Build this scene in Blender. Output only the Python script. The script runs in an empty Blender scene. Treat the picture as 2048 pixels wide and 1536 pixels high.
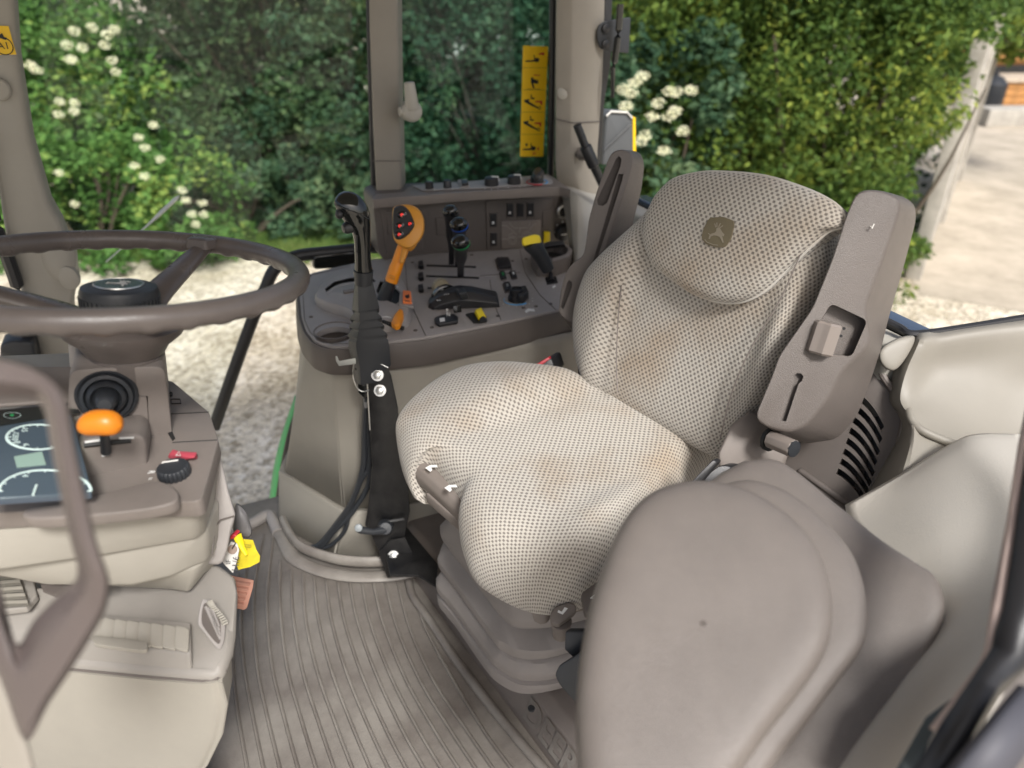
import bpy, bmesh, math, random
from mathutils import Vector, Matrix
from math import radians, sin, cos, pi
random.seed(7)
C = bpy.context.scene
COL = C.collection
CZ = 2.45            # camera height over the gravel, metres
F = 1480.0           # focal length in units of the 2048 wide frame
V = Vector

# ------------------------------------------------ camera, world, sun, exposure
cam = bpy.data.cameras.new('camera'); camo = bpy.data.objects.new('camera', cam); COL.objects.link(camo)
cam.sensor_width = 36; cam.lens = F/2048*36; cam.clip_start = 0.05; cam.clip_end = 400
camo.location = (0, 0, CZ); camo.rotation_euler = (radians(60), 0, 0)
cam.dof.use_dof = True; cam.dof.focus_distance = 1.15; cam.dof.aperture_fstop = 3.1
C.camera = camo
SUN_EL, SUN_AZ = radians(47), radians(158)      # azimuth: clockwise from +Y
w = bpy.data.worlds.new('World'); C.world = w; w.use_nodes = True
nt = w.node_tree; nt.nodes.clear()
sky = nt.nodes.new('ShaderNodeTexSky'); sky.sky_type = 'NISHITA'; sky.sun_disc = False
sky.sun_elevation = SUN_EL; sky.sun_rotation = SUN_AZ; sky.air_density = 1.0; sky.dust_density = 4.0; sky.ozone_density = 0.6
bg = nt.nodes.new('ShaderNodeBackground'); bg.inputs['Strength'].default_value = 0.105
wo = nt.nodes.new('ShaderNodeOutputWorld')
hs = nt.nodes.new('ShaderNodeHueSaturation'); hs.inputs['Saturation'].default_value = 0.75
nt.links.new(sky.outputs[0], hs.inputs['Color']); nt.links.new(hs.outputs[0], bg.inputs['Color']); nt.links.new(bg.outputs[0], wo.inputs['Surface'])
sl = bpy.data.lights.new('sun', 'SUN'); sl.energy = 2.8; sl.angle = radians(12); sl.color = (1, .985, .96)
so = bpy.data.objects.new('sun', sl); COL.objects.link(so)
sd = V((sin(SUN_AZ)*cos(SUN_EL), cos(SUN_AZ)*cos(SUN_EL), sin(SUN_EL)))
so.rotation_euler = sd.to_track_quat('Z', 'Y').to_euler(); so.location = (0, 0, 8)
C.view_settings.view_transform = 'Standard'; C.view_settings.look = 'None'; C.view_settings.gamma = 1
C.view_settings.exposure = 0.7
C.render.engine = 'CYCLES'
C.cycles.max_bounces = 8; C.cycles.transparent_max_bounces = 12; C.cycles.use_denoising = True

# ------------------------------------------------ rays of the survey camera -> real places
def ray(px, py):
    x = (px-1024)/F; u = (768-py)/F
    return V((x, .8660254+.5*u, -.5+.8660254*u))
O = V((0, 0, CZ))
RV = V((-sin(radians(23.5)), cos(radians(23.5)), 0))    # cab: towards its right hand side
BV = V((cos(radians(23.5)), sin(radians(23.5)), 0))     # cab: towards its rear
UP = V((0, 0, 1))
SA = radians(34)
SL = V((sin(SA), -cos(SA), 0)); SF = V((-cos(SA), -sin(SA), 0))   # seat: towards its left, its front
def D(px, py, d): return O + ray(px, py)*d
def P(px, py, z): r = ray(px, py); return O + r*(z/r.z)
def Q(px, py, r): q = ray(px, py); return O + q*(r/q.dot(RV))
def PL(px, py, p0, n): q = ray(px, py); return O + q*((p0-O).dot(n)/q.dot(n))
def X(r, b, z): return O + RV*r + BV*b + UP*z
FL = -1.20; CT = -.68                                    # cab floor, console top (below the camera)

# ------------------------------------------------ materials
MATS = {}
def mat(name, col, rough=.5, metal=0, bump=0, bscale=400, var=0, vscale=3, spec=.5, coat=0, dirt=None, dirtamt=0):
    m = bpy.data.materials.new(name); m.use_nodes = True; t = m.node_tree
    b = t.nodes['Principled BSDF']
    b.inputs['Base Color'].default_value = (*col, 1); b.inputs['Roughness'].default_value = rough
    b.inputs['Metallic'].default_value = metal; b.inputs['Specular IOR Level'].default_value = spec
    b.inputs['Coat Weight'].default_value = coat
    tc = t.nodes.new('ShaderNodeTexCoord')
    if bump:
        n = t.nodes.new('ShaderNodeTexNoise'); n.inputs['Scale'].default_value = bscale; n.inputs['Detail'].default_value = 3
        bp = t.nodes.new('ShaderNodeBump'); bp.inputs['Strength'].default_value = bump; bp.inputs['Distance'].default_value = .002
        t.links.new(tc.outputs['Object'], n.inputs['Vector']); t.links.new(n.outputs[0], bp.inputs['Height'])
        t.links.new(bp.outputs[0], b.inputs['Normal'])
    if var:
        n = t.nodes.new('ShaderNodeTexNoise'); n.inputs['Scale'].default_value = vscale; n.inputs['Detail'].default_value = 6
        n.inputs['Roughness'].default_value = .65
        cr = t.nodes.new('ShaderNodeMapRange'); cr.inputs['From Min'].default_value = .35; cr.inputs['From Max'].default_value = .65
        mx = t.nodes.new('ShaderNodeMix'); mx.data_type = 'RGBA'
        c2 = dirt if dirt else tuple(c*(1-var) for c in col)
        mx.inputs[6].default_value = (*col, 1); mx.inputs[7].default_value = (*c2, 1)
        mul = t.nodes.new('ShaderNodeMath'); mul.operation = 'MULTIPLY'; mul.inputs[1].default_value = dirtamt if dirt else 1
        t.links.new(tc.outputs['Object'], n.inputs['Vector']); t.links.new(n.outputs[0], cr.inputs[0])
        t.links.new(cr.outputs[0], mul.inputs[0]); t.links.new(mul.outputs[0], mx.inputs[0]); t.links.new(mx.outputs[2], b.inputs['Base Color'])
        mr = t.nodes.new('ShaderNodeMapRange'); mr.inputs['To Min'].default_value = max(.05, rough-.08); mr.inputs['To Max'].default_value = min(1, rough+.12)
        t.links.new(n.outputs[0], mr.inputs[0]); t.links.new(mr.outputs[0], b.inputs['Roughness'])
    MATS[name] = m; return m
taupe = mat('taupe_plastic', (.195, .168, .150), .48, bump=.25, bscale=900, var=.12, vscale=9)
taupe_d = mat('dark_taupe_plastic', (.115, .098, .088), .5, bump=.2, bscale=900, var=.1, vscale=8)
taupe_g = mat('grained_taupe_plastic', (.122, .104, .093), .36, bump=.45, bscale=800, var=.12, vscale=7)
pilm = mat('pillar_plastic', (.27, .245, .208), .5, bump=.2, bscale=800, var=.08, vscale=6)
grey = mat('warm_grey_plastic', (.33, .305, .288), .45, bump=.2, bscale=900, var=.1, vscale=8)
stone = mat('stone_plastic', (.27, .25, .225), .5, bump=.15, bscale=800, var=.08, vscale=5)
beige = mat('beige_plastic', (.33, .307, .264), .5, bump=.15, bscale=800, var=.08, vscale=5)
pale = mat('pale_stone_plastic', (.40, .38, .335), .4, bump=.12, bscale=800, var=.06, vscale=5)
fendm = mat('fender_panel_plastic', (.23, .213, .182), .5, bump=.12, bscale=800, var=.08, vscale=5)
vinyl = mat('ribbed_cream_vinyl', (.68, .64, .57), .55, bump=.3, bscale=600, var=.05)
padm = mat('padded_taupe_vinyl', (.165, .144, .130), .33, bump=.4, bscale=1000, var=.14, vscale=11)
rubber_f = mat('floor_rubber', (.135, .117, .104), .38, bump=.35, bscale=260, var=.5, vscale=7, dirt=(.30, .28, .25), dirtamt=.6)
bell = mat('bellows_rubber', (.27, .245, .23), .55, bump=.2, bscale=700, var=.12, vscale=9)
black = mat('black_plastic', (.018, .018, .02), .38, bump=.15, bscale=800)
gloss = mat('gloss_black', (.008, .009, .009), .08, coat=.4)
soft = mat('black_rubber', (.028, .031, .036), .42, bump=.2, bscale=700, var=.3)
steelp = mat('black_powder_coat', (.006, .006, .007), .3, bump=.3, bscale=500, var=.4, vscale=20, dirt=(.05, .048, .045), dirtamt=.35)
zinc = mat('zinc', (.55, .55, .53), .35, metal=.9)
orange = mat('orange_plastic', (.83, .285, .010), .38, bump=.08, bscale=800)
orange2 = mat('ochre_plastic', (.62, .27, .03), .42, bump=.1, bscale=800)
orange3 = mat('soft_orange_button', (.85, .22, .06), .45)
yellow = mat('yellow_plastic', (.85, .66, .01), .4)
decal = mat('yellow_decal', (.80, .50, .005), .45)
tagy = mat('yellow_paper_tag', (.60, .49, .01), .6, var=.25, vscale=60)
white = mat('white_print', (.75, .75, .73), .5)
cream = mat('cream_plastic', (.62, .60, .56), .45)
redm = mat('red_plastic', (.5, .03, .045), .4)
redsw = mat('hazard_red_plastic', (.42, .06, .085), .45)
bluem = mat('blue_plastic', (.01, .09, .5), .35)
bluel = mat('light_blue_print', (.1, .4, .8), .5)
greenm = mat('green_print', (.02, .3, .09), .4)
ink = mat('black_ink', (.012, .012, .012), .6)
redink = mat('red_ink', (.45, .02, .02), .6)
olive = mat('olive_embroidery', (.19, .16, .10), .9, bump=.8, bscale=1500)
thread = mat('pale_thread', (.33, .29, .22), .9, bump=.8, bscale=1500)
greenp = mat('green_tractor_paint', (.06, .42, .14), .35, coat=.3)
wood_p = mat('salmon_pedal_rubber', (.52, .26, .19), .6, bump=.4, bscale=300)
knobt = mat('pale_taupe_knob', (.21, .18, .16), .35)
sealw = mat('pinkish_door_trim', (.55, .43, .38), .5, var=.06)
led = bpy.data.materials.new('red_led'); led.use_nodes = True
_b = led.node_tree.nodes['Principled BSDF']; _b.inputs['Base Color'].default_value = (.5, .01, .01, 1)
_b.inputs['Emission Color'].default_value = (1, .03, .02, 1); _b.inputs['Emission Strength'].default_value = .7
def glass(name, tint, gl=.05):
    m = bpy.data.materials.new(name); m.use_nodes = True; t = m.node_tree; t.nodes.clear()
    o = t.nodes.new('ShaderNodeOutputMaterial'); tr = t.nodes.new('ShaderNodeBsdfTransparent'); g = t.nodes.new('ShaderNodeBsdfGlossy')
    tr.inputs[0].default_value = (*tint, 1); g.inputs['Roughness'].default_value = .02
    lw = t.nodes.new('ShaderNodeLayerWeight'); lw.inputs[0].default_value = .5; pw = t.nodes.new('ShaderNodeMath'); pw.operation = 'POWER'; pw.inputs[1].default_value = 5
    f = t.nodes.new('ShaderNodeMath'); f.operation = 'MULTIPLY_ADD'; f.inputs[1].default_value = .35; f.inputs[2].default_value = .015
    t.links.new(lw.outputs['Facing'], pw.inputs[0]); t.links.new(pw.outputs[0], f.inputs[0])
    mx = t.nodes.new('ShaderNodeMixShader'); t.links.new(f.outputs[0], mx.inputs[0]); t.links.new(tr.outputs[0], mx.inputs[1]); t.links.new(g.outputs[0], mx.inputs[2])
    t.links.new(mx.outputs[0], o.inputs['Surface']); return m
glass_t = glass('tinted_glass', (.74, .86, .88))
glass_c = glass('clear_glass', (.96, .98, .97))

def fabric_mat():
    m = bpy.data.materials.new('basket_weave_fabric'); m.use_nodes = True; t = m.node_tree; b = t.nodes['Principled BSDF']
    N = t.nodes.new; L = t.links.new
    def M(op, a, bb=None, c=None):
        n = N('ShaderNodeMath'); n.operation = op
        for k, x in enumerate((a, bb, c)):
            if x is None: continue
            if hasattr(x, 'links'): L(x, n.inputs[k])
            else: n.inputs[k].default_value = x
        return n.outputs[0]
    uv = N('ShaderNodeUVMap'); uv.uv_map = 'UVMap'
    wob = N('ShaderNodeTexNoise'); wob.inputs['Scale'].default_value = 60
    L(uv.outputs[0], wob.inputs['Vector'])
    sp = N('ShaderNodeSeparateXYZ'); L(uv.outputs[0], sp.inputs[0])
    du = M('MULTIPLY', M('SUBTRACT', wob.outputs[0], .5), .35)
    vv = M('ADD', M('DIVIDE', sp.outputs[1], .0056), du); row = M('FLOOR', vv); fy = M('FRACT', vv)
    uu = M('ADD', M('ADD', M('DIVIDE', sp.outputs[0], .0100), M('MULTIPLY', M('MODULO', row, 2), .5)), du); fx = M('FRACT', uu)
    ax = M('ABSOLUTE', M('SUBTRACT', fx, .5)); ay = M('ABSOLUTE', M('SUBTRACT', fy, .5))
    def box(hx, hy):
        mx_ = N('ShaderNodeMapRange'); L(ax, mx_.inputs[0]); mx_.inputs[1].default_value = hx+.07; mx_.inputs[2].default_value = hx-.07
        my_ = N('ShaderNodeMapRange'); L(ay, my_.inputs[0]); my_.inputs[1].default_value = hy+.1; my_.inputs[2].default_value = hy-.1
        return M('MULTIPLY', mx_.outputs[0], my_.outputs[0])
    dot = box(.23, .36)
    # fine threads between the dots
    fine = M('MULTIPLY', M('ABSOLUTE', M('SINE', M('MULTIPLY', sp.outputs[0], 2400))), M('SUBTRACT', 1.0, dot))
    noi = N('ShaderNodeTexNoise'); noi.inputs['Scale'].default_value = 900; L(uv.outputs[0], noi.inputs['Vector'])
    c1 = N('ShaderNodeMix'); c1.data_type = 'RGBA'; c1.inputs[6].default_value = (.57, .54, .49, 1); c1.inputs[7].default_value = (.165, .148, .13, 1)
    L(M('MULTIPLY', dot, .92), c1.inputs[0])
    c2 = N('ShaderNodeMix'); c2.data_type = 'RGBA'; c2.blend_type = 'MULTIPLY'; L(c1.outputs[2], c2.inputs[6]); c2.inputs[7].default_value = (.62, .56, .5, 1)
    L(M('MULTIPLY', fine, .5), c2.inputs[0])
    tc = N('ShaderNodeTexCoord'); st = N('ShaderNodeTexNoise'); st.inputs['Scale'].default_value = 7; st.inputs['Detail'].default_value = 4
    L(tc.outputs['Object'], st.inputs['Vector']); smr = N('ShaderNodeMapRange'); L(st.outputs[0], smr.inputs[0]); smr.inputs[1].default_value = .52; smr.inputs[2].default_value = .8
    c3 = N('ShaderNodeMix'); c3.data_type = 'RGBA'; c3.blend_type = 'MULTIPLY'; L(c2.outputs[2], c3.inputs[6]); c3.inputs[7].default_value = (.72, .57, .42, 1)
    L(M('MULTIPLY', smr.outputs[0], .8), c3.inputs[0]); L(c3.outputs[2], b.inputs['Base Color'])
    h = M('ADD', M('SUBTRACT', 1, dot), M('MULTIPLY', noi.outputs[0], .4))
    bp = N('ShaderNodeBump'); bp.inputs['Strength'].default_value = .55; bp.inputs['Distance'].default_value = .0012; L(h, bp.inputs['Height']); L(bp.outputs[0], b.inputs['Normal'])
    b.inputs['Roughness'].default_value = .95; b.inputs['Sheen Weight'].default_value = .25; b.inputs['Specular IOR Level'].default_value = .2
    return m
fabric = fabric_mat()

# ------------------------------------------------ scene bookkeeping
def thing(name, label, cat, loc, group=None, kind=None):
    o = bpy.data.objects.new(name, None); COL.objects.link(o); o.location = loc; o.empty_display_size = .05
    o['label'] = label; o['category'] = cat
    if group: o['group'] = group
    if kind: o['kind'] = kind
    return o
def wpos(o):
    p = V((0, 0, 0))
    while o: p += o.location; o = o.parent
    return p

class MB:
    """collects shapes in world coordinates and links them as ONE mesh object"""
    def __init__(s): s.v = []; s.f = []; s.uv = {}; s.mi = []; s.cur = 0
    def add(s, vs, fs):
        o = len(s.v); s.v += [V(p) for p in vs]; s.f += [[i+o for i in f] for f in fs]; s.mi += [s.cur]*len(fs); return s
    def loft(s, secs, closed=True, cap=True):
        n = len(secs[0]); vs = [p for q in secs for p in q]; fs = []
        for k in range(len(secs)-1):
            for i in range(n if closed else n-1):
                j = (i+1) % n; fs.append([k*n+i, k*n+j, (k+1)*n+j, (k+1)*n+i])
        if cap and closed: fs.append(list(range(n))[::-1]); fs.append([(len(secs)-1)*n+i for i in range(n)])
        return s.add(vs, fs)
    def prism(s, poly, vec): return s.loft([poly, [p+vec for p in poly]])
    def box(s, c, u, v, w):
        a = [c-u-v-w, c+u-v-w, c+u+v-w, c-u+v-w]; return s.prism(a, w*2)
    def tube(s, pts, r, n=14, closed=False, flat=1.0, ref=None):
        pts = [V(p) for p in pts]; m = len(pts); rr = r if isinstance(r, (list, tuple)) else [r]*m
        secs = []; up = ref or UP
        for i in range(m):
            a = pts[(i-1) % m] if (closed or i > 0) else pts[i]; b = pts[(i+1) % m] if (closed or i < m-1) else pts[i]
            t = (b-a).normalized(); x = t.cross(up)
            if x.length < .05: x = t.cross(V((1, 0, 0)))
            x.normalize(); y = x.cross(t)
            secs.append([pts[i]+x*cos(2*pi*k/n)*rr[i]+y*sin(2*pi*k/n)*rr[i]*flat for k in range(n)])
        if closed: secs.append(secs[0])
        return s.loft(secs, cap=not closed)
    def lathe(s, p0, ax, prof, n=28, sq=1.0, cap=True):
        ax = V(ax).normalized(); x = ax.cross(UP)
        if x.length < .05: x = ax.cross(V((0, 1, 0)))
        x.normalize(); y = ax.cross(x)
        return s.loft([[p0+ax*t+(x*cos(2*pi*k/n)+y*sin(2*pi*k/n)*sq)*max(r, 1e-4) for k in range(n)] for t, r in prof], cap=cap)
    def build(s, name, mats, parent=None, bevel=0, seg=3, ang=32, sub=0, uv=None, label=None, solid=0, sm=True):
        base = wpos(parent)
        cen = V((0, 0, 0))
        me = bpy.data.meshes.new(name)
        org = base
        if parent is None:
            lo = [min(p[k] for p in s.v) for k in range(3)]; hi = [max(p[k] for p in s.v) for k in range(3)]
            org = V(((lo[0]+hi[0])/2, (lo[1]+hi[1])/2, lo[2]))
        else:
            xs = V((sum(p.x for p in s.v), sum(p.y for p in s.v), sum(p.z for p in s.v)))/len(s.v); org = xs
        me.from_pydata([tuple(p-org) for p in s.v], [], s.f)
        if not isinstance(mats, (list, tuple)): mats = [mats]
        for m in mats: me.materials.append(m)
        if len(mats) > 1:
            for p, k in zip(me.polygons, s.mi): p.material_index = k
        if uv is not None:
            l = me.uv_layers.new(name='UVMap')
            for lp in me.loops: l.data[lp.index].uv = uv[lp.vertex_index]
        bm = bmesh.new(); bm.from_mesh(me)
        if uv is None: bmesh.ops.remove_doubles(bm, verts=bm.verts, dist=1e-6)
        bmesh.ops.recalc_face_normals(bm, faces=bm.faces)
        if bevel:
            es = [e for e in bm.edges if len(e.link_faces) == 2 and e.calc_face_angle(0) > radians(ang)]
            if es: bmesh.ops.bevel(bm, geom=es, offset=bevel, segments=seg, affect='EDGES', clamp_overlap=True, profile=.5)
        bm.to_mesh(me); bm.free()
        if sm:
            me.shade_smooth(); me.set_sharp_from_angle(angle=radians(38))
        o = bpy.data.objects.new(name, me); COL.objects.link(o)
        if parent is not None: o.parent = parent
        o.location = org-base
        if solid:
            md = o.modifiers.new('thickness', 'SOLIDIFY'); md.thickness = solid; md.offset = -1
        if sub:
            md = o.modifiers.new('smooth', 'SUBSURF'); md.levels = sub; md.render_levels = sub
        if label: o['label'] = label
        return o

def cat(pts, n=6, closed=False):
    """Catmull-Rom through points"""
    pts = [V(p) for p in pts]; m = len(pts); out = []
    for i in range(m if closed else m-1):
        p0 = pts[(i-1) % m] if closed or i > 0 else pts[i]*2-pts[i+1]; p1 = pts[i]; p2 = pts[(i+1) % m]
        p3 = pts[(i+2) % m] if closed or i < m-2 else p2*2-p1
        for k in range(n):
            t = k/n; out.append(.5*((2*p1)+(p2-p0)*t+(2*p0-5*p1+4*p2-p3)*t*t+(3*p1-p0-3*p2+p3)*t**3))
    if not closed: out.append(pts[-1])
    return out
def rnd(pts, r, n=5):
    """round the corners of a closed polygon of 3D points"""
    out = []; m = len(pts)
    for i in range(m):
        a, p, b = pts[i-1], pts[i], pts[(i+1) % m]
        ra = min(r, (a-p).length*.45); rb = min(r, (b-p).length*.45)
        s, e = p+(a-p).normalized()*ra, p+(b-p).normalized()*rb
        for k in range(n+1):
            t = k/n; out.append(s*(1-t)**2+p*2*t*(1-t)+e*t*t)
    return out
def cut(o, cutters):
    """real boolean recesses, applied at once"""
    me = bpy.data.meshes.new('c'); me.from_pydata([tuple(p) for p in cutters.v], [], cutters.f)
    bm = bmesh.new(); bm.from_mesh(me); bmesh.ops.recalc_face_normals(bm, faces=bm.faces); bm.to_mesh(me); bm.free()
    c = bpy.data.objects.new('c', me); COL.objects.link(c)
    md = o.modifiers.new('b', 'BOOLEAN'); md.object = c; md.operation = 'DIFFERENCE'; md.solver = 'EXACT'
    bpy.context.view_layer.update(); dg = bpy.context.evaluated_depsgraph_get()
    nm = bpy.data.meshes.new_from_object(o.evaluated_get(dg)); o.modifiers.clear(); old = o.data; o.data = nm; nm.name = old.name+'_cut'
    bpy.data.objects.remove(c); bpy.data.meshes.remove(me); nm.shade_smooth(); nm.set_sharp_from_angle(angle=radians(35))
def frame(p0, xd, nrm):
    n = V(nrm).normalized(); x = (V(xd)-n*V(xd).dot(n)).normalized(); y = n.cross(x); return V(p0), x, y, n
def flat(fr, pts, h=0): p, x, y, n = fr; return [p+x*a+y*b+n*h for a, b in pts]
def rrect(fr, w, h, r=.003, z=0, ox=0, oy=0): return rnd(flat(fr, [(ox-w/2, oy-h/2), (ox+w/2, oy-h/2), (ox+w/2, oy+h/2), (ox-w/2, oy+h/2)], z), r, 4)
def text(body, fr, size, m, parent, name='lettering', h=.0006, ox=0, oy=0, bold=False):
    cu = bpy.data.curves.new(name, 'FONT'); cu.body = body; cu.size = size; cu.align_x = 'CENTER'; cu.align_y = 'CENTER'; cu.extrude = .0002
    if bold: cu.offset = size*.02
    t = bpy.data.objects.new(name, cu); COL.objects.link(t); bpy.context.view_layer.update()
    me = bpy.data.meshes.new_from_object(t.evaluated_get(bpy.context.evaluated_depsgraph_get())); bpy.data.objects.remove(t)
    p, x, y, n = fr; mb = MB()
    mb.add([p+x*(v.co.x+ox)+y*(v.co.y+oy)+n*(v.co.z+h) for v in me.vertices], [list(q.vertices) for q in me.polygons])
    return mb.build(name, m, parent, sm=False)

def sst(x, a, b): t = max(0, min(1, (x-a)/(b-a))); return t*t*(3-2*t)
def pad(contour, cen, top, edge, drop, lat, fwd, nrm, rings=22, und=.04, power=5, m=fabric):
    """upholstered pad: contour = closed list of world points (its widest line), top(a,b)->height along nrm above cen-plane"""
    mb = MB(); n = len(contour); uv = []
    co = [((p-cen).dot(lat), (p-cen).dot(fwd), (p-cen).dot(nrm)) for p in contour]
    k_ = max(2, n//14); sm_c = [tuple(sum(co[(i+j) % n][q] for j in range(-k_, k_+1))/(2*k_+1) for q in range(3)) for i in range(n)]
    nr = []
    for i in range(n):
        ta = sm_c[(i+k_) % n]; tb = sm_c[i-k_]; nx, ny = ta[1]-tb[1], tb[0]-ta[0]; l = math.hypot(nx, ny) or 1; nx /= l; ny /= l
        if nx*co[i][0]+ny*co[i][1] < 0: nx, ny = -nx, -ny
        nr.append((nx, ny))
    S = [math.sin(i/rings*pi/2) for i in range(1, rings+1)]
    a0 = 0; mb.v.append(cen+nrm*top(0, 0)); uv.append((0, 0))
    prev = [mb.v[0]]*n; arc = [0]*n
    for s in S:
        cur = []
        for i, (a, b, h) in enumerate(co):
            w_ = (1-s**power)**.5 if s < 1 else 0; g_ = sst(s, .7, .99); a, b, h = [u*(1-g_)+v*g_ for u, v in zip(sm_c[i], (a, b, h))]
            p = cen+lat*(a*s)+fwd*(b*s)+nrm*(h+(top(a*s, b*s)-h)*w_)
            dr = max(0, (top(a*s, b*s)-(p-cen).dot(nrm))); uv.append((a*s+nr[i][0]*dr, b*s+nr[i][1]*dr)); cur.append(p)
        mb.v += cur; prev = cur
    for f, dz in ((.995, -.4), (.97, -.8), (.92, -1), (.8, -1.05)):
        cur = []
        for i, (a, b, h) in enumerate(co):
            p = cen+lat*(a*f)+fwd*(b*f)+nrm*(h+dz*und)
            dr = max(0, top(a, b)-h)-dz*und; uv.append((a*f+nr[i][0]*dr, b*f+nr[i][1]*dr)); cur.append(p)
        mb.v += cur; prev = cur
    R_ = rings+4
    for i in range(n): mb.f.append([0, 1+i, 1+(i+1) % n]); mb.mi.append(0)
    for k in range(R_-1):
        for i in range(n):
            j = (i+1) % n; mb.f.append([1+k*n+i, 1+(k+1)*n+i, 1+(k+1)*n+j, 1+k*n+j]); mb.mi.append(0)
    mb.f.append([1+(R_-1)*n+i for i in range(n)]); mb.mi.append(0)
    return mb, uv
# ================================================= SETTING: ground
gm = bpy.data.materials.new('gravel'); gm.use_nodes = True; t = gm.node_tree; b = t.nodes['Principled BSDF']
tc = t.nodes.new('ShaderNodeTexCoord')
vo = t.nodes.new('ShaderNodeTexVoronoi'); vo.inputs['Scale'].default_value = 34; t.links.new(tc.outputs['Object'], vo.inputs['Vector'])
no = t.nodes.new('ShaderNodeTexNoise'); no.inputs['Scale'].default_value = 1.1; no.inputs['Detail'].default_value = 8; t.links.new(tc.outputs['Object'], no.inputs['Vector'])
cr = t.nodes.new('ShaderNodeValToRGB'); e = cr.color_ramp.elements
e[0].color = (.38, .33, .25, 1); e[1].color = (.86, .81, .72, 1); e.new(.4).color = (.64, .58, .49, 1); e.new(.7).color = (.78, .71, .58, 1)
sx = t.nodes.new('ShaderNodeSeparateColor'); t.links.new(vo.outputs['Color'], sx.inputs[0]); t.links.new(sx.outputs[0], cr.inputs[0])
mx = t.nodes.new('ShaderNodeMix'); mx.data_type = 'RGBA'; mx.blend_type = 'MULTIPLY'; mx.inputs[0].default_value = 1
c2 = t.nodes.new('ShaderNodeValToRGB'); c2.color_ramp.elements[0].position = .38; c2.color_ramp.elements[0].color = (.62, .58, .5, 1); c2.color_ramp.elements[1].position = .6; c2.color_ramp.elements[1].color = (1, .98, .95, 1)
t.links.new(no.outputs[0], c2.inputs[0]); t.links.new(cr.outputs[0], mx.inputs[6]); t.links.new(c2.outputs[0], mx.inputs[7]); t.links.new(mx.outputs[2], b.inputs['Base Color'])
bp = t.nodes.new('ShaderNodeBump'); bp.inputs['Strength'].default_value = .6; bp.inputs['Distance'].default_value = .02; t.links.new(vo.outputs['Distance'], bp.inputs['Height']); t.links.new(bp.outputs[0], b.inputs['Normal']); b.inputs['Roughness'].default_value = .9
g = MB().add([V((-120, -120, 0)), V((120, -120, 0)), V((120, 120, 0)), V((-120, 120, 0))], [[0, 1, 2, 3]]).build('ground', gm); g['kind'] = 'structure'; g['label'] = 'pale gravel yard around the tractor'
dm = mat('sandy_track', (.52, .45, .36), .9, bump=.9, bscale=26, var=.5, vscale=2.2, dirt=(.30, .26, .20), dirtamt=.75)
G = -CZ
track = [P(2500, 700, G), P(1840, 590, G), P(1800, 520, G), P(1955, 205, G), P(2300, 190, G), P(2900, 420, G)]
tr = MB().add([p+UP*.004 for p in track], [list(range(6))]).build('road', dm); tr['kind'] = 'structure'; tr['label'] = 'sandy track beside the hedge'

# ================================================= VEGETATION
def leafmat(name, cols, spec=.12):
    m = bpy.data.materials.new(name); m.use_nodes = True; t = m.node_tree; b = t.nodes['Principled BSDF']
    gi = t.nodes.new('ShaderNodeNewGeometry'); r = t.nodes.new('ShaderNodeValToRGB'); el = r.color_ramp.elements
    el[0].color = (*cols[0], 1); el[1].color = (*cols[-1], 1)
    for k, c in enumerate(cols[1:-1]): el.new((k+1)/(len(cols)-1)).color = (*c, 1)
    no = t.nodes.new('ShaderNodeTexNoise'); no.inputs['Scale'].default_value = 1.6; no.inputs['Detail'].default_value = 3; tc = t.nodes.new('ShaderNodeTexCoord'); t.links.new(tc.outputs['Object'], no.inputs['Vector'])
    ad = t.nodes.new('ShaderNodeMath'); ad.operation = 'MULTIPLY_ADD'; ad.inputs[1].default_value = .5; t.links.new(gi.outputs['Random Per Island'], ad.inputs[0])
    ma = t.nodes.new('ShaderNodeMapRange'); ma.inputs[1].default_value = .35; ma.inputs[2].default_value = .65; ma.inputs[4].default_value = .5; t.links.new(no.outputs[0], ma.inputs[0]); t.links.new(ma.outputs[0], ad.inputs[2])
    t.links.new(ad.outputs[0], r.inputs[0]); t.links.new(r.outputs[0], b.inputs['Base Color']); b.inputs['Roughness'].default_value = .5; b.inputs['Specular IOR Level'].default_value = spec
    tl = t.nodes.new('ShaderNodeBsdfTranslucent'); t.links.new(r.outputs[0], tl.inputs[0]); ms = t.nodes.new('ShaderNodeMixShader'); ms.inputs[0].default_value = .3
    t.links.new(b.outputs[0], ms.inputs[1]); t.links.new(tl.outputs[0], ms.inputs[2]); t.links.new(ms.outputs[0], t.nodes['Material Output'].inputs[0]); return m
lf_dark = leafmat('dark_hedge_leaves', [(.026, .062, .038), (.052, .11, .06), (.088, .155, .08), (.16, .22, .11)])
lf_br = leafmat('elder_leaves', [(.045, .11, .03), (.08, .18, .045), (.14, .27, .07), (.38, .47, .12)])
lf_yew = leafmat('conifer_sprays', [(.035, .07, .02), (.07, .13, .03), (.15, .22, .045), (.34, .37, .06)])
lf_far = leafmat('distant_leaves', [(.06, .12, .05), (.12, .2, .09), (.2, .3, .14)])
lf_brown = leafmat('mixed_brown_green_leaves', [(.03, .065, .03), (.06, .115, .05), (.10, .165, .07), (.20, .24, .11)])
flower = mat('cream_elder_flowers', (.78, .78, .56), .8)
bark = mat('bark', (.09, .07, .05), .9, bump=.8, bscale=40)
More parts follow.
